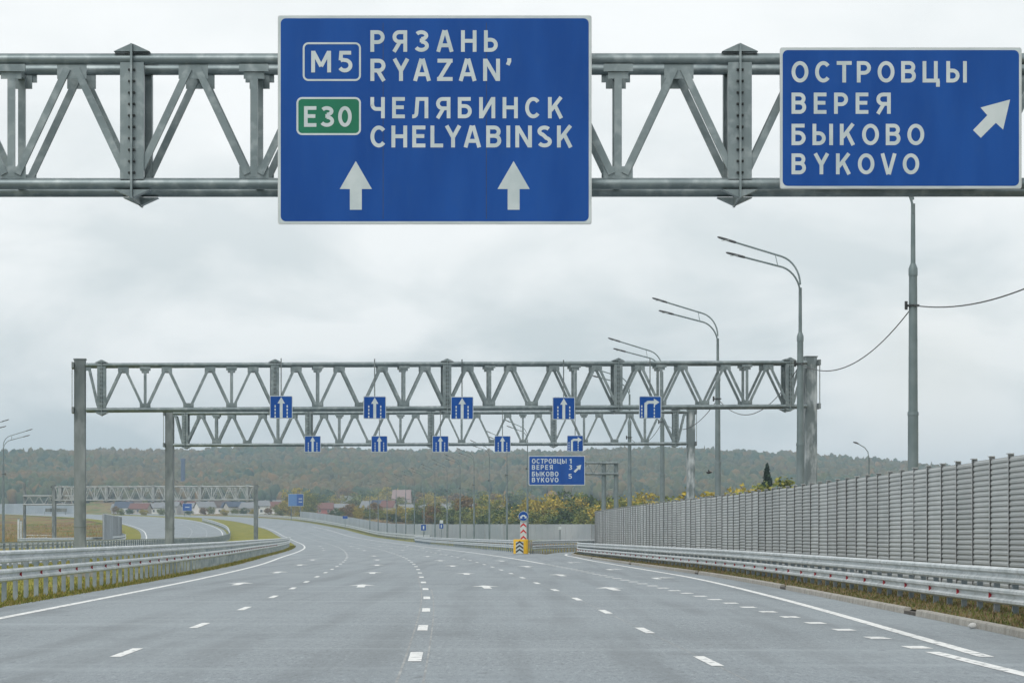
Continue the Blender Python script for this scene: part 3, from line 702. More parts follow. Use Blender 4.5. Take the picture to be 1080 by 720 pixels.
G3 = lane_gantry('third truss gantry, just behind and below the second in view, with five small lane signs', 178, 166, 729, 166, zat(469, 166), zat(467.4, 166), (195, 325, 454.3, 584, 712.7))
X0, X1 = at(56, 400), at(269, 396)
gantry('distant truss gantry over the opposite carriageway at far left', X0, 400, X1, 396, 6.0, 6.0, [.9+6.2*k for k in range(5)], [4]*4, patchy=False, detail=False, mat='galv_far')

# ------------------------------------------------------------------ large direction signs
class Sign:
    def __init__(s, label, Y, x0, y0, x1, y1, name='direction_sign', rz=0, group=None, b=5.0, border=True):
        s.Y = Y; s.k = Y/F; s.cx = (x0+x1)/2; s.y1 = y1
        s.t = thing(name, label, 'road sign', (at(s.cx, Y), Y, zat(y1, Y)), rz, group)
        X, Z = s.X, s.Zz
        MB().prism(rrect(X(x0), Z(y1), X(x1), Z(y0), .03), 0, .035).build('panel', M['sign_back'], s.t)
        MB().prism(rrect(X(x0)+.012, Z(y1)+.012, X(x1)-.012, Z(y0)-.012, .035), -.003, -.0002).build('border', M['white'], s.t)
        MB().prism(rrect(X(x0+b*.62), Z(y1-b*.62), X(x1-b*.62), Z(y0+b*.62), .07), -.006, -.0032).build('face', M['blue'], s.t)
    def X(s, px): return (px-s.cx)*s.k
    def Zz(s, py): return (s.y1-py)*s.k
    def text(s, body, xl, xr, yt, yb, bold=.026, name='lettering', mat='white'):
        m = text_mesh(body, (yb-yt)*s.k, (xr-xl)*s.k, bold, .0022); shift(m, s.X(xl), -.0086 if mat == 'white' else -.009, s.Zz(yb)); return m.build(name, M[mat], s.t)
    def poly(s, P, name='arrow', y=-.0086):
        return MB().prism([(s.X(a), s.Zz(b)) for a, b in P], y, y+.0022).build(name, M['white'], s.t)
    def brackets(s, xs, zlist, back=.13):
        for x in xs:
            mb = MB(); mb.box((x, .062, (zlist[0]+zlist[-1])/2), (.07, .05, zlist[-1]-zlist[0]+.16))
            for z in zlist: mb.box((x, back, z), (.06, .10, .06))
            mb.build('bracket', M['galv'], s.t)
SY = 41.93
s1 = Sign('largest blue sign, with two straight arrows and green E30 shield', SY, 293, 16.5, 624, 236.5)
for a in (('РЯЗАНЬ', 390.7, 525, 32.3, 55), ('RYAZAN’', 390.7, 539, 62.3, 85.7), ('ЧЕЛЯБИНСК', 390.7, 594, 102.7, 125), ('CHELYABINSK', 390.7, 604, 132.7, 155.7)): s1.text(*a)
for x_ in (-.70, .70): MB().box((x_, -.0066, 1.40), (.006, .001, 2.66)).build('panel_seam', M['bolt'], s1.t)
def shield(sg, x0, y0, x1, y1, txt, tx0, tx1, ty0, ty1, fill=None):
    mb = MB(); k = sg.k
    ring(mb, sg.X(x0), sg.Zz(y1), sg.X(x1), sg.Zz(y0), 6*k, 2.0*k, -.0092, -.0062)
    o = mb.build('route_shield', M['white'], sg.t)
    if fill:
        f = MB().prism(rrect(sg.X(x0+2), sg.Zz(y1-2), sg.X(x1-2), sg.Zz(y0+2), 4.5*k), -.0078, -.0062).build('shield_fill', M[fill], sg.t); f.parent = o
    m = text_mesh(txt, (ty1-ty0)*k, (tx1-tx0)*k, .026, .002); shift(m, sg.X(tx0), -.0104, sg.Zz(ty1)); l = m.build('lettering', M['white'], o)
shield(s1, 319.3, 45, 380.7, 85.7, 'М5', 328.3, 371.7, 54, 76.7)
shield(s1, 312.7, 102.7, 380.7, 142.7, 'E30', 320.7, 371, 112.3, 134, 'green')
for c in (375.3, 541.7):
    s1.poly([(c, 170), (c+17, 199.5), (c+6.3, 199.5), (c+6.3, 221.3), (c-6.3, 221.3), (c-6.3, 199.5), (c-17, 199.5)])
zz1 = [zat(194, G1Y)-zat(236.5, SY), zat(62.8, G1Y)-zat(236.5, SY)]
s1.brackets((-1.6, -.5, .5, 1.6), zz1)
q = lambda a, b: (800+a/3.789, 30+b/3.789)
s2 = Sign('blue sign at right with four place names and one diagonal arrow', SY-.04, 822.6, 50.3, 1077.5, 199, b=4.6)
for body, xr, yt, yb in (('ОСТРОВЦЫ', 1019.6, 64.8, 87.3), ('ВЕРЕЯ', 939.4, 98, 120.3), ('БЫКОВО', 974.7, 130.8, 153.3), ('BYKOVO', 969.4, 162, 184)): s2.text(body, 834.8, xr, yt, yb)
s2.poly([q(*p) for p in ((1005, 285), (887, 317), (914, 348), (857, 407), (888, 438), (948, 378), (977, 405))])
zz2 = [zat(194, G1Y)-zat(199, SY), zat(62.8, G1Y)-zat(199, SY)]
s2.brackets((-1.2, 0, 1.2), zz2)
# cantilever gantry with the distance sign
CY = 238
s3 = Sign('smaller blue sign with place names and distances 1, 3 and 5 on a cantilever beam', CY-.3, 557.5, 480.5, 617, 511.5, b=1.1)
for body, xl, xr, yt, yb in (('ОСТРОВЦЫ', 561, 597.5, 483.5, 488.5), ('ВЕРЕЯ', 561, 583, 490, 495), ('БЫКОВО', 561, 589, 497, 502), ('BYKOVO', 561, 589, 503.3, 508.3), ('1', 600.5, 602.8, 483.5, 488.5), ('3', 600, 603.4, 490, 495), ('5', 599.5, 603.2, 499.5, 504.5)): s3.text(body, xl, xr, yt, yb, .03)
cxa, cya = 609.0, 494.0
s3.poly([(cxa+a, cya-b) for a, b in ((4, 4.2), (-1.2, 2.6), (0.2, 1.3), (-4.0, -2.6), (-2.4, -4.2), (1.6, -.2), (2.8, -1.5))])
t = thing('cantilever_gantry', 'cantilever beam on two posts behind the noise barrier, holding the distance sign', 'sign gantry', (at(637, CY), CY, 0), 0, 'cantilever sign gantries')
xe = at(560, CY)-at(637, CY); xr_ = at(652, CY)-at(637, CY); zb_, zt_ = zat(499.5, CY), zat(488, CY)
for z in (zb_, zt_):
    for y in (.1, .7): MB().tube([(xe, y, z), (xr_, y, z)], .075, 10).build('chord', M['galv'], t)
mb = MB()
for k in range(7):
    a = xe+(xr_-xe)*k/7; b = xe+(xr_-xe)*(k+.5)/7; c = xe+(xr_-xe)*(k+1)/7
    mb.bar((a, .1, zb_), (b, .1, zt_), .07, .06); mb.bar((b, .1, zt_), (c, .1, zb_), .07, .06)
mb.build('brace', M['galv'], t)
for x, h in ((0, zt_+.15), (at(650, CY)-at(637, CY), zt_+.1)):
    MB().tube([(x, .4, 0), (x, .4, h)], [.2, .17], 12).build('post', M['pole'], t)

# ------------------------------------------------------------------ square lane signs
def lane_sign(label, base, zc, px, size=.87, turn=False, group='square lane signs', ztop=None, zoff=0):
    X0, Y0, rz = base; t_ = span_t(px, X0, Y0, rz); X, Y = X0+t_*math.cos(rz), Y0+t_*math.sin(rz)-.22
    h = size/2
    t = thing('lane_sign', label, 'lane sign', (X, Y, zc-h), rz, group)
    MB().prism(rrect(-h, 0, h, size, .04), 0, .02).build('panel', M['sign_back'], t)
    MB().prism(rrect(-h+.004, .004, h-.004, size-.004, .04), -.003, -.0002).build('border', M['white'], t)
    MB().prism(rrect(-h+.025, .025, h-.025, size-.025, .03), -.006, -.0032).build('face', M['blue'], t)
    a = MB()
    if not turn:
        a.prism([(-.055, .03), (.055, .03), (.055, .58), (.14, .58), (0, .82), (-.14, .58), (-.055, .58)], -.009, -.0065)
    else:
        a.prism([(-.23, .03), (-.12, .03), (-.12, .54), (-.06, .58), (.14, .58), (.14, .49), (.36, .635), (.14, .78), (.14, .69), (-.10, .69), (-.23, .60)], -.009, -.0065)
    a.build('arrow', M['white'], t)
    d = MB()
    for x in ((-.23, .23) if not turn else (-.33, .16)):
        for k in range(4): d.box((x, -.0078, .08+k*.13), (.045, .0025, .085))
    d.build('lane_lines', M['white'], t)
    MB().tube([(0, .05, .05), (0, .05, (ztop-zc+h))], .022, 8).build('hanger', M['galv_dark'], t)
ords = ('leftmost', 'second from left', 'middle', 'fourth from left')
for i, px in enumerate((297, 395.5, 487.5, 594.5)):
    lane_sign(f'square blue straight-ahead lane sign, {ords[i]} on the second gantry', G2, zat(430, 118.8), px, ztop=zat(379, 119))
lane_sign('square blue right-turn lane sign on the second gantry, the larger of two', G2, zat(428.5, 118.8), 685.5, turn=True, ztop=zat(377, 119))
for i, px in enumerate((330, 400.3, 464.6, 530)):
    lane_sign(f'small square blue straight-ahead lane sign, {ords[i]} on the third gantry', G3, zat(468, 165.8), px, ztop=zat(430, 166))
lane_sign('small square blue right-turn lane sign on the third gantry', G3, zat(467.5, 165.8), 606.5, turn=True, ztop=zat(430, 166))

# ------------------------------------------------------------------ lamp posts
def lamp_proto():
    t = thing('street_lamp', 'x', 'street lamp', (0, 0, 0), 0, 'x')
    m = MB(); m.tube([(0, 0, 0), (0, 0, 5.0)], [.155, .15], 14); m.tube([(0, 0, 4.98), (0, 0, 5.08)], [.165, .155], 14); m.tube([(0, 0, 5.05), (0, 0, 9.0)], [.135, .118], 14)
    m.tube([(0, 0, 8.95), (0, 0, 9.15), (0, 0, 9.3)], [.132, .132, .075], 14); m.tube([(0, 0, 9.2), (0, 0, 11.0)], [.07, .06], 12)
    m.build('pole', M['pole'], t)
    def arm(dx, dz, z0, r_, y):
        pts = [(0, y*.2, z0)]
        # quarter bend then a straight run out
        cx_, cz_ = -r_, z0
        for k in range(1, 9):
            a = R(72*k/8); pts.append((cx_+r_*math.cos(a), y*(.2+.8*k/8), cz_+r_*math.sin(a)*1.15))
        ex, ez = pts[-1][0], pts[-1][2]; pts.append((ex-dx, y, ez+dz)); return pts
    p1 = arm(1.8, .56, 11.12, 1.0, .25); p2 = arm(1.5, .40, 10.72, .95, -.25)
    for p in (p1, p2):
        MB().tube(p, .036, 10).build('arm', M['pole'], t)
        e = Vector(p[-1]); d = (Vector(p[-1])-Vector(p[-2])).normalized()
        l = MB(); l.tube([e-d*.05, e+d*.05, e+d*.14, e+d*.4, e+d*.62, e+d*.7], [.042, .05, .05, .05, .042, .02], 10); o = l.build('luminaire', M['lamp_glass'], t)
        o2 = MB().box(e+d*.38+Vector((0, 0, -.045)), (.30, .10, .02)).build('lens', M['white'], o)
    b = MB(); b.bar(Vector(p1[8])+Vector((-.25, 0, .05)), Vector(p2[8])+Vector((-.2, 0, .05)), .03, .03); b.build('tie_bar', M['pole'], t)
    k = MB(); k.box((-.14, -.06, 8.1), (.16, .05, .05)); k.tube([(-.2, -.06, 7.98), (-.2, -.06, 8.22)], .045, 8); k.box((0, -.0, 8.1), (.34, .30, .05)); k.build('cable_bracket', M['bolt'], t)
    return t
lp = lamp_proto()
used = False
def lamp(x, y, label, group, rz=0, s=1.0):
    global used
    o = lp if not used else copy_tree(lp); used = True
    o.location = (x, y, Z0(y)); o.rotation_euler = (0, 0, rz); o.scale = (s, s, s)
    o['label'] = label; o['group'] = group; return o
gl = 'double-armed lamp posts behind the right noise barrier'
near = [(at(963, 88), 88), (at(844, 118), 118), (at(757, 148.6), 148.6), (at(698.5, 179), 179), (at(664, 208), 208)]
nl = ('grey lamp post below the right direction sign, its arms hidden by the sign', 'tall double-armed lamp post beside the right post of the second gantry', 'double-armed lamp post, second whole one leftward from the second gantry\'s right post', 'double-armed lamp post seen through the right part of the second and third gantries', 'lamp post just right of the distance sign beam, behind the third gantry')
for (x, y), l in zip(near, nl): lamp(x, y, l, gl, R(-4))
lamp(12.6, 58, 'lamp post nearest the camera behind the right noise barrier', gl, R(-3))
onames = ['first', 'second', 'third', 'fourth', 'fifth', 'sixth', 'seventh', 'eighth', 'ninth', 'tenth', 'eleventh', 'twelfth', 'thirteenth', 'fourteenth']
for k in range(14):
    y = 300+33*k+ (0 if k < 9 else (k-9)*6); lamp(CEN(y)+13.9, y, f'{onames[k]} lamp post along the main road beyond the yellow crash cushion, counting leftward', 'lamp posts along the far barrier', R(4), .98).scale = (.72, .72, .98)
lamp(at(3.5, 335), 335, 'double-armed lamp post at the left edge, its arms pointing right', 'lamp posts by the opposite carriageway', math.pi+R(4))
lamp(at(-24, 307), 307, 'lamp post beyond the left edge, only its arm tips in view', 'lamp posts by the opposite carriageway', math.pi+R(4))
t = thing('street_lamp', 'small single-armed lamp post above the right noise barrier, far off', 'street lamp', (at(916.5, 282), 282, 0))
MB().tube([(0, 0, 0), (0, 0, 8.6)], [.13, .07], 10).build('pole', M['pole'], t)
MB().tube([(0, 0, 8.55), (-.1, 0, 9.1), (-.4, 0, 9.5), (-1.0, 0, 9.85)], .045, 8).build('arm', M['pole'], t)
MB().tube([(-.95, 0, 9.83), (-1.15, 0, 9.92), (-1.45, 0, 10.0)], [.05, .09, .05], 8).build('luminaire', M['lamp_glass'], t)
# cables between the poles
def cable(a, b, sag, label, r=.017):
    a, b = Vector(a), Vector(b); n = 24
    pts = [Vector((0, 0, 0))+(b-a)*k/n-Vector((0, 0, 4*sag*(k/n)*(1-k/n))) for k in range(n+1)]
    tag(MB().tube(pts, r, 6).build('overhead_cable', M['wire'], None, a), label, 'cable', 'overhead cables between lamp posts')
cz = 8.1
P = [(12.6, 58)]+near
labs = ('overhead cable sagging from the sign-side lamp post out of frame at right', 'overhead cable from the lamp post under the right sign to the second gantry\'s right post', 'overhead cable sagging below the second gantry\'s right end', 'short overhead cable behind the third gantry\'s right post', 'overhead cable between the two lamp posts near the distance sign')
for (a, b), l, sg in zip(zip(P, P[1:]), labs, (.75, .9, 1.3, .9, .8)): cable((a[0], a[1]-.1, cz), (b[0], b[1]-.1, cz-.0), sg, l)

# ------------------------------------------------------------------ gore: crash cushion and signs
t = thing('crash_cushion', 'yellow crash cushion with black and white chevrons at the gore', 'crash cushion', (at(549.3, 249), 249.4, 0))
kx = 249/F
mb = MB(); prof = []
for k in range(13):
    a = math.pi*k/12; prof.append((-.60*math.cos(a)*1.0, -.55*math.sin(a)**.6))
body = [(x, y) for x, y in prof]+[(.6, 1.6), (-.6, 1.6)]
n = len(body); vs = [(x, y, .03) for x, y in body]+[(x, y, 1.14) for x, y in body]+[(x*.93, y*.93, 1.18) for x, y in body]
mb.add(vs, [(k, n+k, n+(k+1) % n, (k+1) % n) for k in range(n)]+[(n+k, 2*n+k, 2*n+(k+1) % n, n+(k+1) % n) for k in range(n)]+[tuple(reversed(range(2*n, 3*n)))])
mb.build('body', M['yellow'], t)
w = MB(); w.box((-.1, -.575, .52), (.62, .02, .96)); pl = w.build('chevron_plate', M['white'], t)
c = MB()
for k in range(3):
    z = .08+k*.31
    c.prism([(-.40, z), (-.1, z+.22), (.20, z), (.20, z+.155), (-.1, z+.375), (-.40, z+.155)], -.592, -.5855)
c.build('chevron', M['black'], pl)
t = thing('chevron_post', 'narrow red and white chevron panel standing behind the yellow crash cushion', 'marker panel', (at(552, 251.5), 251.5, 0))
MB().tube([(0, .06, 0), (0, .06, 3.55)], .045, 10).build('post', M['pole'], t)
z0_ = zat(569.5, 251.5); z1_ = zat(549, 251.5)
MB().box((0, 0, (z0_+z1_)/2), (.52, .02, z1_-z0_)).build('panel', M['white'], t)
c = MB()
for k in range(3):
    z = z0_+.02+k*.51
    c.prism([(-.24, z), (0, z+.2), (.24, z), (.24, z+.14), (0, z+.38), (-.24, z+.14)], -.016, -.0105)
c.build('chevron', M['red'], t)
t = thing('direction_disc', 'round blue sign with a forked white arrow above the chevron panel', 'road sign', (at(552, 251.3), 251.3, zat(549.2, 251.3)))
def disc(r, y0, y1, mat, name, parent, zc):
    return MB().prism([(r*math.cos(2*math.pi*k/28), zc+r*math.sin(2*math.pi*k/28)) for k in range(28)], y0, y1).build(name, mat, parent)
zc = .40; disc(.40, 0, .02, M['white'], 'rim', t, zc); disc(.375, -.004, -.0005, M['blue'], 'face', t, zc)
MB().prism([(-.25, zc-.20), (-.27, zc+.02), (-.20, zc-.03), (-.11, zc+.10), (.11, zc+.10), (.20, zc-.03), (.27, zc+.02), (.25, zc-.20), (.06, zc-.14), (.12, zc-.09), (.06, zc-.01), (-.06, zc-.01), (-.12, zc-.09), (-.06, zc-.14)], -.008, -.0045).build('arrow', M['white'], t)
def small_sign(label, px, py, w, h, Y, face='blue', mark=True, top=None, zbase=None):
    k = Y/F; t = thing('road_sign', label, 'road sign', (at(px, Y), Y, Z0(Y)), 0)
    zc = zat(py, Y)-Z0(Y); W_, H_ = w*k/2, h*k/2
    MB().tube([(0, .08, 0), (0, .08, zc+H_)], .05, 8).build('post', M['pole'], t)
    MB().prism(rrect(-W_, zc-H_, W_, zc+H_, .05), 0, .03).build('panel', M['sign_back'], t)
    MB().prism(rrect(-W_+.03, zc-H_+.03, W_-.03, zc+H_-.03, .05), -.006, -.001).build('face', M[face], t)
    if mark: MB().box((0, -.010, zc), (W_*.5, .004, H_*1.1)).build('symbol', M['white'], t)
    if top: MB().prism(rrect(-W_*.8, zc+H_+.05, W_*.8, zc+H_+.05+top*k, .05), 0, .03).build('upper_panel', M['white'], t)
small_sign('small square blue sign with white figure in front of the far barrier', 446.7, 556, 5.6, 6.5, 500)
small_sign('small dark blue sign with a white plate above it, right of the other far sign', 465.5, 554.5, 4.6, 5.5, 505, top=3.2)
small_sign('tiny white plate in front of the far barrier, right of the crash cushion', 590.5, 556.5, 3.2, 3.2, 420, face='white', mark=False)
small_sign('tiny blue sign low on the far barrier at its left half', 364, 545.3, 5.5, 3, 840, mark=False)
def billboard(label, x0, y0, x1, y1, Y, two=False):
    k = Y/F; t = thing('direction_sign', label, 'road sign', (at((x0+x1)/2, Y), Y, Z0(Y))); W_ = (x1-x0)*k/2; za, zb_ = zat(y1, Y)-Z0(Y), zat(y0, Y)-Z0(Y)
    MB().box((0, .05, (za+zb_)/2), (2*W_, .08, zb_-za)).build('panel', M['sign_back'], t)
    f = M['blue']; MB().box((0, -.003, (za+zb_)/2), (2*W_-.2, .02, zb_-za-.2)).build('face', f, t)
    if two:
        m2 = noise_mat('faded_sign_blue', (.05, .15, .36), (.07, .18, .4), 2, .5)
        MB().box((-W_*.42, -.02, (za+zb_)/2), (W_*1.1, .012, zb_-za-.25)).build('faded_panel', m2, t)
        d = MB()
        for z in (.35, .6): d.box((W_*.6, -.02, za+(zb_-za)*z), (W_*.45, .01, .3))
        d.build('lettering', M['white'], t)
    else:
        d = MB(); d.box((0, -.02, (za+zb_)/2), (W_*.9, .01, .3)); d.build('lettering', M['white'], t)
    for x in (-W_*.6, W_*.6): MB().tube([(x, .15, 0), (x, .15, zb_)], .12, 8).build('post', M['pole'], t)
billboard('distant blue road sign in two tones at the left end of the far barrier', 304, 520.5, 320, 533.5, 1045, True)
billboard('distant small blue road sign beyond the bend of the opposite carriageway', 192.5, 530.5, 202.5, 538.5, 1250)
# cantilever and sign back at far left
t = thing('cantilever_gantry', 'slim cantilever truss on a post beside the left meadow, far away', 'sign gantry', (at(25.5, 420), 420, Z0(420)), 0, 'cantilever sign gantries')
k = 420/F; zt_, zb_ = zat(523, 420), zat(532, 420); xr_ = 52*k
MB().tube([(0, .3, 0), (0, .3, zat(510, 420))], [.24, .18], 12).build('post', M['galv_dark'], t)
for z in (zt_, zb_):
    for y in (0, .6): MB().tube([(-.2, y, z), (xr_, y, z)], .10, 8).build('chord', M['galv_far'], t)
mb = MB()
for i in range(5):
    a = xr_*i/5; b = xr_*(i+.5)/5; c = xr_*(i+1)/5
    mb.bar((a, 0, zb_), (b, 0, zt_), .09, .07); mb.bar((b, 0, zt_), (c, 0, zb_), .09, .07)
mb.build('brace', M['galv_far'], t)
t = thing('road_sign', 'back of a dark sign on a single post beside the left meadow', 'road sign', (at(57, 430), 430, Z0(430)))
h = zat(538, 430); MB().tube([(0, 0, 0), (0, 0, h)], .17, 10).build('post', M['galv'], t)
MB().box((.3, -.1, h), (3.0, .08, .5)).build('panel', M['galv_dark'], t)
mb = MB(); mb.box((-1.3, .0, h-.4), (.06, .06, .5)); mb.box((1.6, .0, h-.4), (.06, .06, .5)); mb.build('bracket', M['galv'], t)
for i, (px, py) in enumerate(((19.5, 547), (22.3, 549))):
    t = thing('marker_post', f'short pale post in the left meadow, {"left" if i == 0 else "right"} one of a close pair', 'post', (at(px, 400+i*6), 400+i*6, 0), 0, 'short pale posts in the left meadow')
    MB().tube([(0, 0, 0), (0, 0, zat(py, 400))], .14, 10).build('shaft', M['rail'], t); MB().tube([(0, 0, zat(py, 400)), (0, 0, zat(py, 400)+.08)], .17, 10).build('cap', M['galv'], t)
t = thing('warning_sign', 'little yellow plate by the guardrail at the left', 'road sign', (at(27, 330), 330, 0))
MB().tube([(0, 0.05, 0), (0, 0.05, .75)], .04, 8).build('post', M['pole'], t); MB().prism(rrect(-.4, .45, .4, .75, .04), 0, .03).build('panel', M['yellow'], t)

# ------------------------------------------------------------------ far town
def house(label, px, Y, w, d, h, rh, wall, roof, base=None, rz=0):
    X = at(px, Y); zg = terr(X, Y)-.15; t = thing('house', label, 'house', (X, Y, zg), rz, 'houses below the wooded hill')
    wm_ = noise_mat('house_wall', tuple(c*.92 for c in wall), wall, .8, .85); rm_ = noise_mat('house_roof', tuple(c*.85 for c in roof), roof, 1.5, .8)
    m = MB(); m.add([(-w/2, -d/2, 0), (w/2, -d/2, 0), (w/2, d/2, 0), (-w/2, d/2, 0), (-w/2, -d/2, h), (w/2, -d/2, h), (w/2, d/2, h), (-w/2, d/2, h), (-w/2, 0, h+rh), (w/2, 0, h+rh)],
        [(0, 1, 5, 4), (2, 3, 7, 6), (1, 2, 6, 9, 5), (3, 0, 4, 8, 7), (4, 5, 9, 8), (6, 7, 8, 9)]); m.build('wall', wm_, t)
    r_ = MB(); o_ = .5
    for sg in (-1, 1):
        r_.add([(-w/2-o_, sg*(d/2+o_), h-o_*rh/(d/2)+.08), (w/2+o_, sg*(d/2+o_), h-o_*rh/(d/2)+.08), (w/2+o_, 0, h+rh+.08), (-w/2-o_, 0, h+rh+.08), (-w/2-o_, sg*(d/2+o_), h-o_*rh/(d/2)+.26), (w/2+o_, sg*(d/2+o_), h-o_*rh/(d/2)+.26), (w/2+o_, 0, h+rh+.26), (-w/2-o_, 0, h+rh+.26)],
               [(0, 1, 2, 3), (4, 7, 6, 5), (0, 4, 5, 1), (1, 5, 6, 2), (3, 2, 6, 7), (0, 3, 7, 4)])
    ro = r_.build('roof', rm_, t); MB().box((w*.25, .6, h+rh*.9), (.7, .7, 1.6)).build('chimney', M['concrete'], ro)
    nw = max(2, int(w/3)); fl = max(1, int(h/2.8))
    for f in range(fl):
        for k in range(nw):
            x = -w/2+w*(k+.5)/nw; wi = MB().box((x, -d/2-.02, 1.5+f*2.8), (1.2, .08, 1.3)).build('window', M['white'], t)
            MB().box((x, -d/2-.065, 1.5+f*2.8), (1.0, .02, 1.1)).build('pane', M['lamp_glass'], wi)
WH, CR, GY = (.70, .70, .69), (.40, .36, .31), (.35, .35, .35)
RD, BR, BL, SG = (.17, .075, .06), (.10, .07, .055), (.06, .08, .12), (.22, .23, .24)
hs = [('white house with blue roof beyond the bend at left', 131, 1500, 8, 7, 3.2, 2.6, WH, BL), ('low pale house with red roof beyond the bend at left', 148, 1480, 9, 7, 2.6, 2.4, CR, RD), ('small white house right of the red roofed one at left', 160, 1550, 7, 7, 3, 2, WH, SG),
      ('grey roofed white house behind the second lane-gantry post at left', 173, 1500, 9, 8, 3, 2.4, WH, SG), ('long white house below the far left gantry', 212, 1560, 13, 8, 3.2, 2.2, WH, SG), ('white house with brown roof below the far left gantry', 231, 1520, 10, 8, 3.4, 2.8, WH, BR),
      ('cream house between the far gantry post and the two-tone sign', 252, 1600, 9, 7, 3.2, 2.6, CR, BR), ('red roofed house left of the two-tone blue sign', 286, 1500, 9, 7, 3, 2.8, WH, RD), ('bright red low house right of the two-tone blue sign', 342, 1450, 8, 8, 2.6, 2.6, (.36, .12, .10), RD),
      ('long white low house behind the far barrier', 352, 1520, 14, 8, 3, 1.8, WH, SG), ('dark blue roofed house on the rise behind the far barrier', 352, 1700, 12, 8, 4, 3, CR, BL), ('tall pale house with white gable on the rise', 368, 1700, 9, 9, 6, 3.4, WH, SG),
      ('pinkish three-storey house with steep roof behind yellow trees', 424, 1640, 9, 9, 8.6, 4.4, (.52, .46, .44), (.30, .22, .21)), ('white long shed behind the far barrier, left of centre', 437, 1350, 13, 8, 2.6, 2, WH, SG), ('white house high on the slope left of centre', 475, 1860, 8, 7, 5, 3, WH, SG),
      ('second white house high on the slope left of centre', 484, 1880, 9, 7, 5, 3, WH, BR), ('third white house high on the slope left of centre', 490, 1850, 8, 7, 4, 3, WH, SG), ('long low white building with dark windows behind the far barrier', 478, 1330, 14, 9, 3.0, 1.6, WH, SG), ('small white low building right of the long one', 500, 1340, 7, 7, 2.8, 1.6, WH, SG), ('tiny white house at the foot of the hill near the cushion sign', 532, 1800, 5, 6, 4, 3, WH, SG)]
for h in hs: house(*h, rz=R(random.uniform(-14, 14)))
r3 = random.Random(5); small = [(px+r3.uniform(-3, 3), r3.uniform(1380, 1780)) for px in (126, 138, 143, 154, 166, 180, 186, 203, 219, 226, 240, 246, 262, 270, 279, 292, 336, 347, 359, 376, 389, 401, 412, 432, 446, 458, 468, 495, 508, 519)]
rn = {0: (RD, 'red'), 1: (BR, 'brown'), 2: (SG, 'grey'), 3: (BL, 'dark blue')}; cnt = {}
for px, Y in sorted(small):
    k = r3.randrange(4); rc, nm = rn[k]; cnt[nm] = cnt.get(nm, 0)+1
    house(f'tiny {nm} roofed house in the far village, {("first", "second", "third", "fourth", "fifth", "sixth", "seventh", "eighth", "ninth", "tenth", "eleventh", "twelfth", "thirteenth", "fourteenth", "fifteenth", "sixteenth", "seventeenth")[cnt[nm]-1]} such from the left', px, Y, r3.uniform(5, 9), 6, r3.uniform(2.6, 4.4), r3.uniform(1.8, 3), r3.choice((WH, CR, GY, (.48, .47, .44))), rc, rz=R(r3.uniform(-30, 30)))
# slim hazy tower
X = at(193, 2150); zg = terr(X, 2150); t = thing('tower', 'slim blue tower on the wooded hillside at left', 'tower', (X, 2150, zg-.5))
tm = noise_mat('tower_blue', (.025, .05, .11), (.035, .06, .13), .1, .6); ht = zat(483, 2150)-zg
MB().tube([(0, 0, 0), (0, 0, ht*.97)], [1.7, 1.5], 14).build('shaft', tm, t); MB().tube([(0, 0, ht*.96), (0, 0, ht), (0, 0, ht+.6)], [1.9, 1.9, .4], 14).build('head', tm, t)

# ------------------------------------------------------------------ trees
def crown_mesh(name, mat, rx, rz_, nclump, nleaf, size, seed, cone=False):
    g = np.random.default_rng(seed); C_ = []
    for i in range(nclump):
        d = g.normal(size=3); d /= np.linalg.norm(d); r = .35+.65*g.random()**.5
        if cone:
            h = g.random()**1.3; a = g.random()*6.283; rr = rx*(1-h)*(.45+.55*g.random()); C_.append((rr*math.cos(a), rr*math.sin(a), h*2*rz_, .5*(1-h)+.12))
        else:
            lump = 1+.22*math.sin(3*math.atan2(d[1], d[0])+seed)+.12*math.sin(5*d[2]+seed)
            C_.append((d[0]*rx*r*lump, d[1]*rx*r*lump, rz_+d[2]*rz_*r*lump, .34*rx*(.6+.6*g.random())))
    C_ = np.array(C_); idx = g.integers(0, nclump, nleaf)
    P = C_[idx, :3]+g.normal(size=(nleaf, 3))*C_[idx, 3:4]*np.array([.5, .5, .42])
    P[:, 2] = np.maximum(P[:, 2], .1)
    a = g.normal(size=(nleaf, 3)); a /= np.linalg.norm(a, axis=1)[:, None]; b = np.cross(a, g.normal(size=(nleaf, 3))); b /= np.linalg.norm(b, axis=1)[:, None]
    s = size*(.6+.8*g.random((nleaf, 1)))
    V = np.stack([P-a*s, P-b*s*.6, P+a*s, P+b*s*.6], 1).reshape(-1, 3)
    me = bpy.data.meshes.new(name); me.from_pydata(V.tolist(), [], np.arange(nleaf*4).reshape(-1, 4).tolist()); me.materials.append(mat); return me
def trunk_mesh(h, r, seed):
    g = random.Random(seed); m = MB(); top = (g.uniform(-.2, .2), g.uniform(-.2, .2), h)
    m.tube([(0, 0, 0), (0.05, 0, h*.4), top], [r, r*.75, r*.25], 8)
    for k in range(6):
        z = h*(.3+.1*k); a = g.uniform(0, 6.28); l = h*.32; m.tube([(0, 0, z), (math.cos(a)*l*.6, math.sin(a)*l*.6, z+l*.5), (math.cos(a)*l, math.sin(a)*l, z+l)], [r*.4, r*.25, r*.08], 6)
    o = m.build('trunk', M['bark']); me = o.data; bpy.data.objects.remove(o); return me
CROWNS = {}
for c in ('yellow', 'olive', 'green', 'rust'):
    CROWNS[c] = [crown_mesh('crown', LM[c], 3.6, 4.2, 46, 3400, .26, hash_+len(c)*7) for hash_ in (3, 11)]
SPR = crown_mesh('crown', LM['spruce'], 2.1, 4.4, 260, 7000, .2, 5, True)
TR = trunk_mesh(7.5, .28, 2)
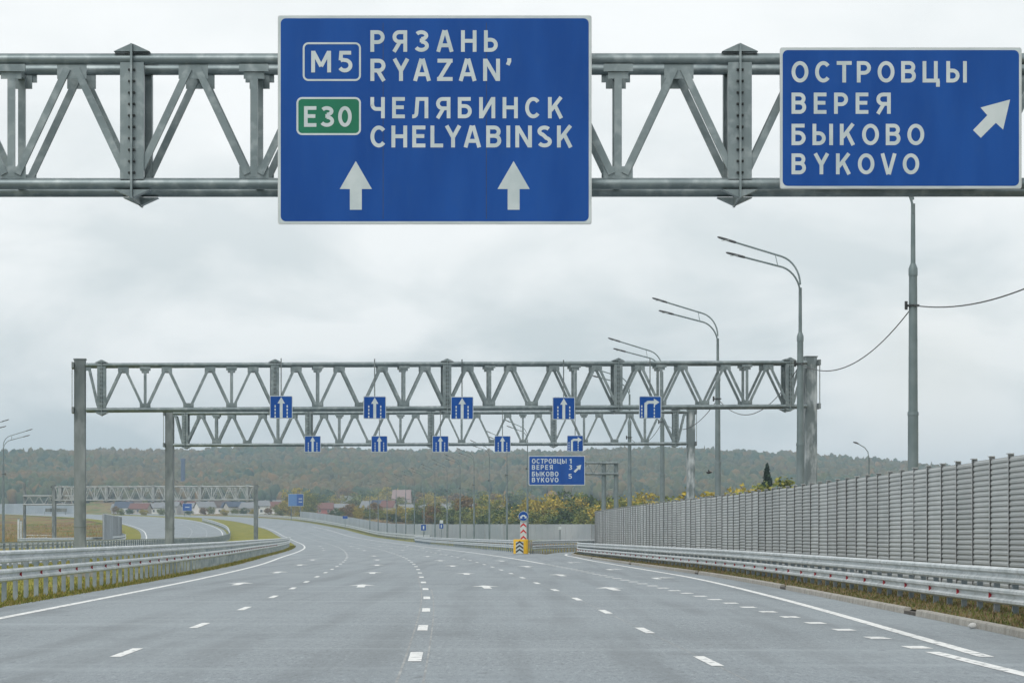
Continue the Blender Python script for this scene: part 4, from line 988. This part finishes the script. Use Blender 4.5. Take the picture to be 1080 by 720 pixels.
def tree(label, px, Y, topy, col, group, wide=1.0, name='tree', ground=None):
    X = at(px, Y); zg = terr(X, Y)-.16; H = zat(topy, Y)-zg
    t = thing(name, label, 'tree', (X, Y, zg), random.uniform(0, 6.28), group)
    if col == 'spruce':
        o = bpy.data.objects.new('crown', SPR); sc = H/9.0; o.location = (0, 0, .08*H)
    else:
        o = bpy.data.objects.new('crown', random.choice(CROWNS[col])); sc = H/8.9; o.location = (0, 0, .25*sc)
    COL.objects.link(o); o.parent = t; o.scale = (sc*wide, sc*wide, sc)
    k = bpy.data.objects.new('trunk', TR); COL.objects.link(k); k.parent = t; s_ = H/10.5; k.scale = (s_, s_, s_)
    return t
gA = 'autumn trees behind the far noise barrier'
row = [(567, 700, 521, 'yellow', 1.2), (578, 690, 517, 'yellow', 1.0), (588, 720, 522, 'olive', 1.1), (597, 700, 519, 'green', 1.2), (606, 690, 520, 'yellow', 1.0), (615, 710, 521, 'olive', 1.1), (624, 690, 524, 'green', 1.2), (575, 650, 538, 'olive', 1.5), (590, 655, 540, 'olive', 1.5), (617, 640, 536, 'olive', 1.4), (603, 645, 532, 'green', 1.4),
       (555, 760, 528, 'olive', 1.2), (545, 800, 531, 'green', 1.3), (535, 760, 533, 'green', 1.4), (522, 900, 522, 'yellow', 1.1), (514, 880, 524, 'olive', 1.2), (505, 860, 534, 'yellow', 1.5), (497, 900, 522, 'rust', 1.1), (490, 840, 539, 'olive', 1.4), (483, 1000, 526, 'olive', 1.0), (472, 960, 539, 'olive', 1.6), (462, 900, 530, 'olive', 1.1), (455, 900, 531, 'rust', 1.2), (449, 950, 535, 'yellow', 1.3),
       (443, 1050, 527, 'olive', 1.1), (432, 1000, 538, 'olive', 1.4), (426, 980, 531, 'yellow', 1.2), (414, 1000, 534, 'yellow', 1.3), (404, 1020, 536, 'olive', 1.2), (396, 1100, 529, 'rust', 1.1), (386, 1080, 536, 'green', 1.2), (379, 1040, 533, 'yellow', 1.0), (368, 1060, 531, 'rust', 1.3), (360, 1120, 535, 'olive', 1.2), (640, 620, 524, 'olive', 1.2), (650, 600, 522, 'yellow', 1.3), (664, 560, 524, 'olive', 1.2), (682, 520, 521, 'yellow', 1.2), (530, 780, 536, 'olive', 1.6), (519, 800, 538, 'green', 1.6), (509, 820, 537, 'olive', 1.7), (487, 860, 535, 'green', 1.7), (477, 880, 537, 'olive', 1.8), (467, 900, 536, 'green', 1.7), (445, 930, 537, 'green', 1.7), (437, 950, 537, 'olive', 1.7), (420, 980, 538, 'green', 1.7), (408, 1000, 538, 'olive', 1.7), (390, 1040, 537, 'olive', 1.6), (374, 1080, 537, 'olive', 1.5), (353, 1100, 536, 'green', 1.5), (561, 690, 537, 'green', 1.7), (550, 720, 538, 'olive', 1.8), (540, 740, 539, 'olive', 1.6)]
cw = {'yellow': 'yellow', 'olive': 'olive', 'green': 'dark green', 'rust': 'rusty brown'}
def numw(n): return ['', 'first', 'second', 'third', 'fourth', 'fifth', 'sixth', 'seventh', 'eighth', 'ninth', 'tenth', 'eleventh', 'twelfth', 'thirteenth', 'fourteenth', 'fifteenth', 'sixteenth', 'seventeenth', 'eighteenth', 'nineteenth', 'twentieth', 'twenty-first', 'twenty-second', 'twenty-third', 'twenty-fourth', 'twenty-fifth', 'twenty-sixth'][n]
cnt = {}
for px, Y, ty, c, w in sorted(row):
    cnt[c] = cnt.get(c, 0)+1
    tree(f'{cw[c]} tree behind the far noise barrier, {numw(cnt[c])} of its colour from the left', px, Y, ty, c, gA, w)
gB = 'trees among the far houses'
row2 = [(122, 1400, 533, 'rust', 1.0), (155, 1600, 528, 'olive', 1.2), (166, 1650, 529, 'green', 1.2), (180, 1600, 531, 'rust', 1.3), (187, 1450, 534, 'rust', 1.3), (207, 1650, 528, 'olive', 1.1), (222, 1450, 534, 'olive', 1.4), (243, 1500, 532, 'rust', 1.4), (262, 1450, 533, 'rust', 1.4), (275, 1500, 531, 'olive', 1.4), (296, 1300, 531, 'olive', 1.4), (307, 1250, 517, 'yellow', 1.0), (316, 1300, 515, 'yellow', 1.1), (326, 1280, 519, 'olive', 1.0), (335, 1500, 522, 'green', 1.4), (346, 1800, 516, 'green', 1.4), (365, 1850, 514, 'rust', 1.3), (385, 1700, 518, 'green', 1.2), (398, 1800, 515, 'olive', 1.2), (410, 1750, 514, 'yellow', 1.3), (440, 1700, 517, 'green', 1.5), (455, 1500, 518, 'yellow', 1.3), (465, 1700, 515, 'green', 1.6), (500, 1700, 516, 'green', 1.4), (537, 1500, 520, 'green', 1.5), (547, 1600, 517, 'olive', 1.4), (128, 1350, 536, 'olive', 1.5), (137, 1380, 536, 'green', 1.4), (151, 1350, 536, 'yellow', 1.4), (170, 1360, 536, 'olive', 1.5), (199, 1340, 536, 'green', 1.4), (215, 1380, 535, 'rust', 1.4), (236, 1350, 536, 'yellow', 1.4), (248, 1360, 536, 'olive', 1.6), (257, 1380, 535, 'green', 1.4), (268, 1340, 536, 'yellow', 1.4), (283, 1360, 535, 'rust', 1.3), (300, 1400, 530, 'olive', 1.4), (333, 1500, 520, 'olive', 1.3), (355, 1600, 522, 'yellow', 1.2), (374, 1600, 520, 'olive', 1.3), (392, 1600, 521, 'yellow', 1.3), (420, 1500, 524, 'olive', 1.4), (448, 1600, 519, 'rust', 1.3), (478, 1650, 519, 'rust', 1.3), (512, 1600, 518, 'olive', 1.4), (525, 1500, 520, 'rust', 1.3)]
cnt = {}
for px, Y, ty, c, w in sorted(row2):
    cnt[c] = cnt.get(c, 0)+1
    tree(f'{cw[c]} tree among the far houses, {numw(cnt[c])} of its colour from the left', px, Y, ty, c, gB, w)
gC = 'trees rising above the right noise barrier'
for l, px, Y, ty, c, w in (('small yellow tree right of the third gantry\'s post, above the barrier', 744, 300, 520, 'yellow', 1.5), ('broad yellow tree above the right noise barrier, left of the spruce', 783, 300, 510.5, 'yellow', 1.5), ('yellow tree close beside the spruce, above the barrier', 799, 305, 509, 'yellow', 1.3), ('olive yellow tree right of the spruce, by the lamp post', 829, 290, 506, 'olive', 1.3), ('rusty low tree left of the broad yellow one above the barrier', 768, 320, 519, 'rust', 1.4), ('low olive tree against the foot of the third gantry\'s right post', 697, 420, 525, 'olive', 1.4)):
    tree(l, px, Y, ty, c, gC, w)
tree('single dark spruce with pointed top above the right noise barrier', 809, 340, 495, 'spruce', gC, .85, 'spruce')
# ------------------------------------------------------------------ wooded hill (one uncountable mass)
def icosphere():
    t = (1+5**.5)/2; v = [(-1, t, 0), (1, t, 0), (-1, -t, 0), (1, -t, 0), (0, -1, t), (0, 1, t), (0, -1, -t), (0, 1, -t), (t, 0, -1), (t, 0, 1), (-t, 0, -1), (-t, 0, 1)]
    f = [(0, 11, 5), (0, 5, 1), (0, 1, 7), (0, 7, 10), (0, 10, 11), (1, 5, 9), (5, 11, 4), (11, 10, 2), (10, 7, 6), (7, 1, 8), (3, 9, 4), (3, 4, 2), (3, 2, 6), (3, 6, 8), (3, 8, 9), (4, 9, 5), (2, 4, 11), (6, 2, 10), (8, 6, 7), (9, 8, 1)]
    v = [np.array(p)/np.linalg.norm(p) for p in v]; cache = {}; nf = []
    def mid(a, b):
        k = (min(a, b), max(a, b))
        if k not in cache: m = v[a]+v[b]; v.append(m/np.linalg.norm(m)); cache[k] = len(v)-1
        return cache[k]
    for a, b, c in f:
        ab, bc, ca = mid(a, b), mid(b, c), mid(c, a); nf += [(a, ab, ca), (b, bc, ab), (c, ca, bc), (ab, bc, ca)]
    return np.array(v), np.array(nf)
iv, fi = icosphere()
pts = []
y = 1900.0
while y < 3180:
    step = 5.6+(y-1900)/1300*1.2
    for x in np.arange(-.26*y, .26*y, step*1.05):
        xx = x+rng.uniform(-3, 3); yy = y+rng.uniform(-3.5, 3.5)
        if yy < 2020 and rng.random() < .55: continue
        if math.sin(xx*.013+2)*math.sin(yy*.009+xx*.004) > .93: continue
        pts.append((xx, yy))
    y += step
NT = len(pts); pts = np.array(pts)
zz = np.array([terr(a, b) for a, b in pts])
r = rng.uniform(2.1, 4.2, NT); hh = r*rng.uniform(.9, 1.7, NT)
con = rng.random(NT) < .07
disp = rng.uniform(.68, 1.25, (NT, len(iv)))
V = iv[None]*disp[:, :, None]
taper = np.where(con[:, None], 1-.8*np.clip((V[:, :, 2]+1)/2, 0, 1), 1.0)
V = np.stack([V[:, :, 0]*taper*r[:, None], V[:, :, 1]*taper*r[:, None], V[:, :, 2]*(hh*np.where(con, 1.1, 1.0))[:, None]], 2)
V[:, :, 0] += pts[:, None, 0]; V[:, :, 1] += pts[:, None, 1]; V[:, :, 2] += (zz+hh*.8)[:, None]
FA = (fi[None]+(np.arange(NT)*len(iv))[:, None, None]).reshape(-1, 3)
me = bpy.data.meshes.new('forest'); nv = NT*len(iv); nfc = len(FA)
me.vertices.add(nv); me.vertices.foreach_set('co', V.reshape(-1).astype(np.float32))
me.loops.add(nfc*3); me.loops.foreach_set('vertex_index', FA.reshape(-1).astype(np.int32))
me.polygons.add(nfc); me.polygons.foreach_set('loop_start', (np.arange(nfc)*3).astype(np.int32))
me.update(calc_edges=True); me.validate(); me.materials.append(M['forest'])
fo = bpy.data.objects.new('forest', me); COL.objects.link(fo); tag(fo, 'dense autumn woodland covering the long hill behind', 'woodland', kind='stuff')
print('forest crowns', NT)
# ------------------------------------------------------------------ grass along the edges
def blades(name, label, fa, fb, y0, y1, n, h, mat, zoff, seed, power=1.6):
    g = np.random.default_rng(seed); t = y0+(y1-y0)*g.random(n)**power
    V = []; Fc = []
    for i in range(n):
        y = float(t[i]); a, b = fa(y), fb(y); x = a+(b-a)*g.random(); z = Z0(y)+zoff; k = h*(.35+g.random()); w = .006+.010*g.random()+.00006*y
        an = g.random()*6.28; dx, dy = math.cos(an)*w, math.sin(an)*w; lx, ly = g.normal()*k*.35, g.normal()*k*.35
        o = len(V); V += [(x-dx, y-dy, z), (x+dx, y+dy, z), (x+lx, y+ly, z+k)]; Fc.append((o, o+1, o+2))
    me = bpy.data.meshes.new(name); me.from_pydata(V, [], Fc); me.materials.append(mat)
    o = bpy.data.objects.new(name, me); COL.objects.link(o); tag(o, label, 'grass', kind='stuff')
blades('grass', 'yellow green grass tufts at the foot of the left guardrail', lambda y: LEFT(y)-3.2, lambda y: LEFT(y)-1.15, 50, 420, 30000, .085, M['blade'], -.02, 21)
blades('grass', 'mixed autumn grass in the median beyond the left guardrail', lambda y: CEN(y)-20, lambda y: LEFT(y)-3, 55, 420, 16000, .13, M['blade'], -.02, 22)
blades('grass', 'brown and green weeds under the right guardrail', lambda y: KERB(y)+.2, lambda y: WALL(y)-.2, 42, 275, 26000, .075, M['blade_dry'], .09, 23)
blades('scrub', 'rough orange brown scrub in the left meadow', lambda y: OPP(y)-50, lambda y: OPP(y)-4, 430, 950, 12000, .6, M['scrub'], -.16, 24, 1.2)
# fallen stone by the kerb and a bird
mb = MB(); sv = iv*np.random.default_rng(3).uniform(.8, 1.15, (len(iv), 1))*np.array([.075, .06, .055])
mb.add([tuple(p) for p in sv], [tuple(f) for f in fi], True); tag(mb.build('stone', M['pale_track'], None, (KERB(52.3)-.09, 52.3, .05)), 'small pale stone lying against the right kerb', 'stone')
mb = MB(); mb.tube([(-.16, 0, .02), (-.1, 0, 0), (0, 0, 0), (.1, 0, .01), (.2, 0, .02)], [.015, .06, .085, .06, .02], 8); mb.tube([(.02, 0, .03), (.0, -.07, .12), (-.04, -.13, .16)], [.05, .035, .01], 6); mb.tube([(.02, 0, .03), (.0, .07, .12), (-.04, .13, .16)], [.05, .035, .01], 6)
tag(mb.build('bird', M['black'], None, (at(747.5, 190), 190, zat(498, 190))), 'tiny black bird in flight against the hill, right of the third gantry', 'bird')

# ------------------------------------------------------------------ haze
hz = MB(); hz.box((0, 2950, 60), (11000, 6400, 150))
hm = bpy.data.materials.new('haze'); hm.use_nodes = True; ht_ = hm.node_tree; ht_.nodes.clear()
ho = ht_.nodes.new('ShaderNodeOutputMaterial'); pv = ht_.nodes.new('ShaderNodeVolumePrincipled')
pv.inputs['Color'].default_value = (.64, .84, 1.0, 1); pv.inputs['Density'].default_value = 0.000195; pv.inputs['Anisotropy'].default_value = 0.2
ht_.links.new(pv.outputs[0], ho.inputs['Volume'])
tag(hz.build('haze', hm), 'thin pale autumn haze', 'haze', kind='stuff')
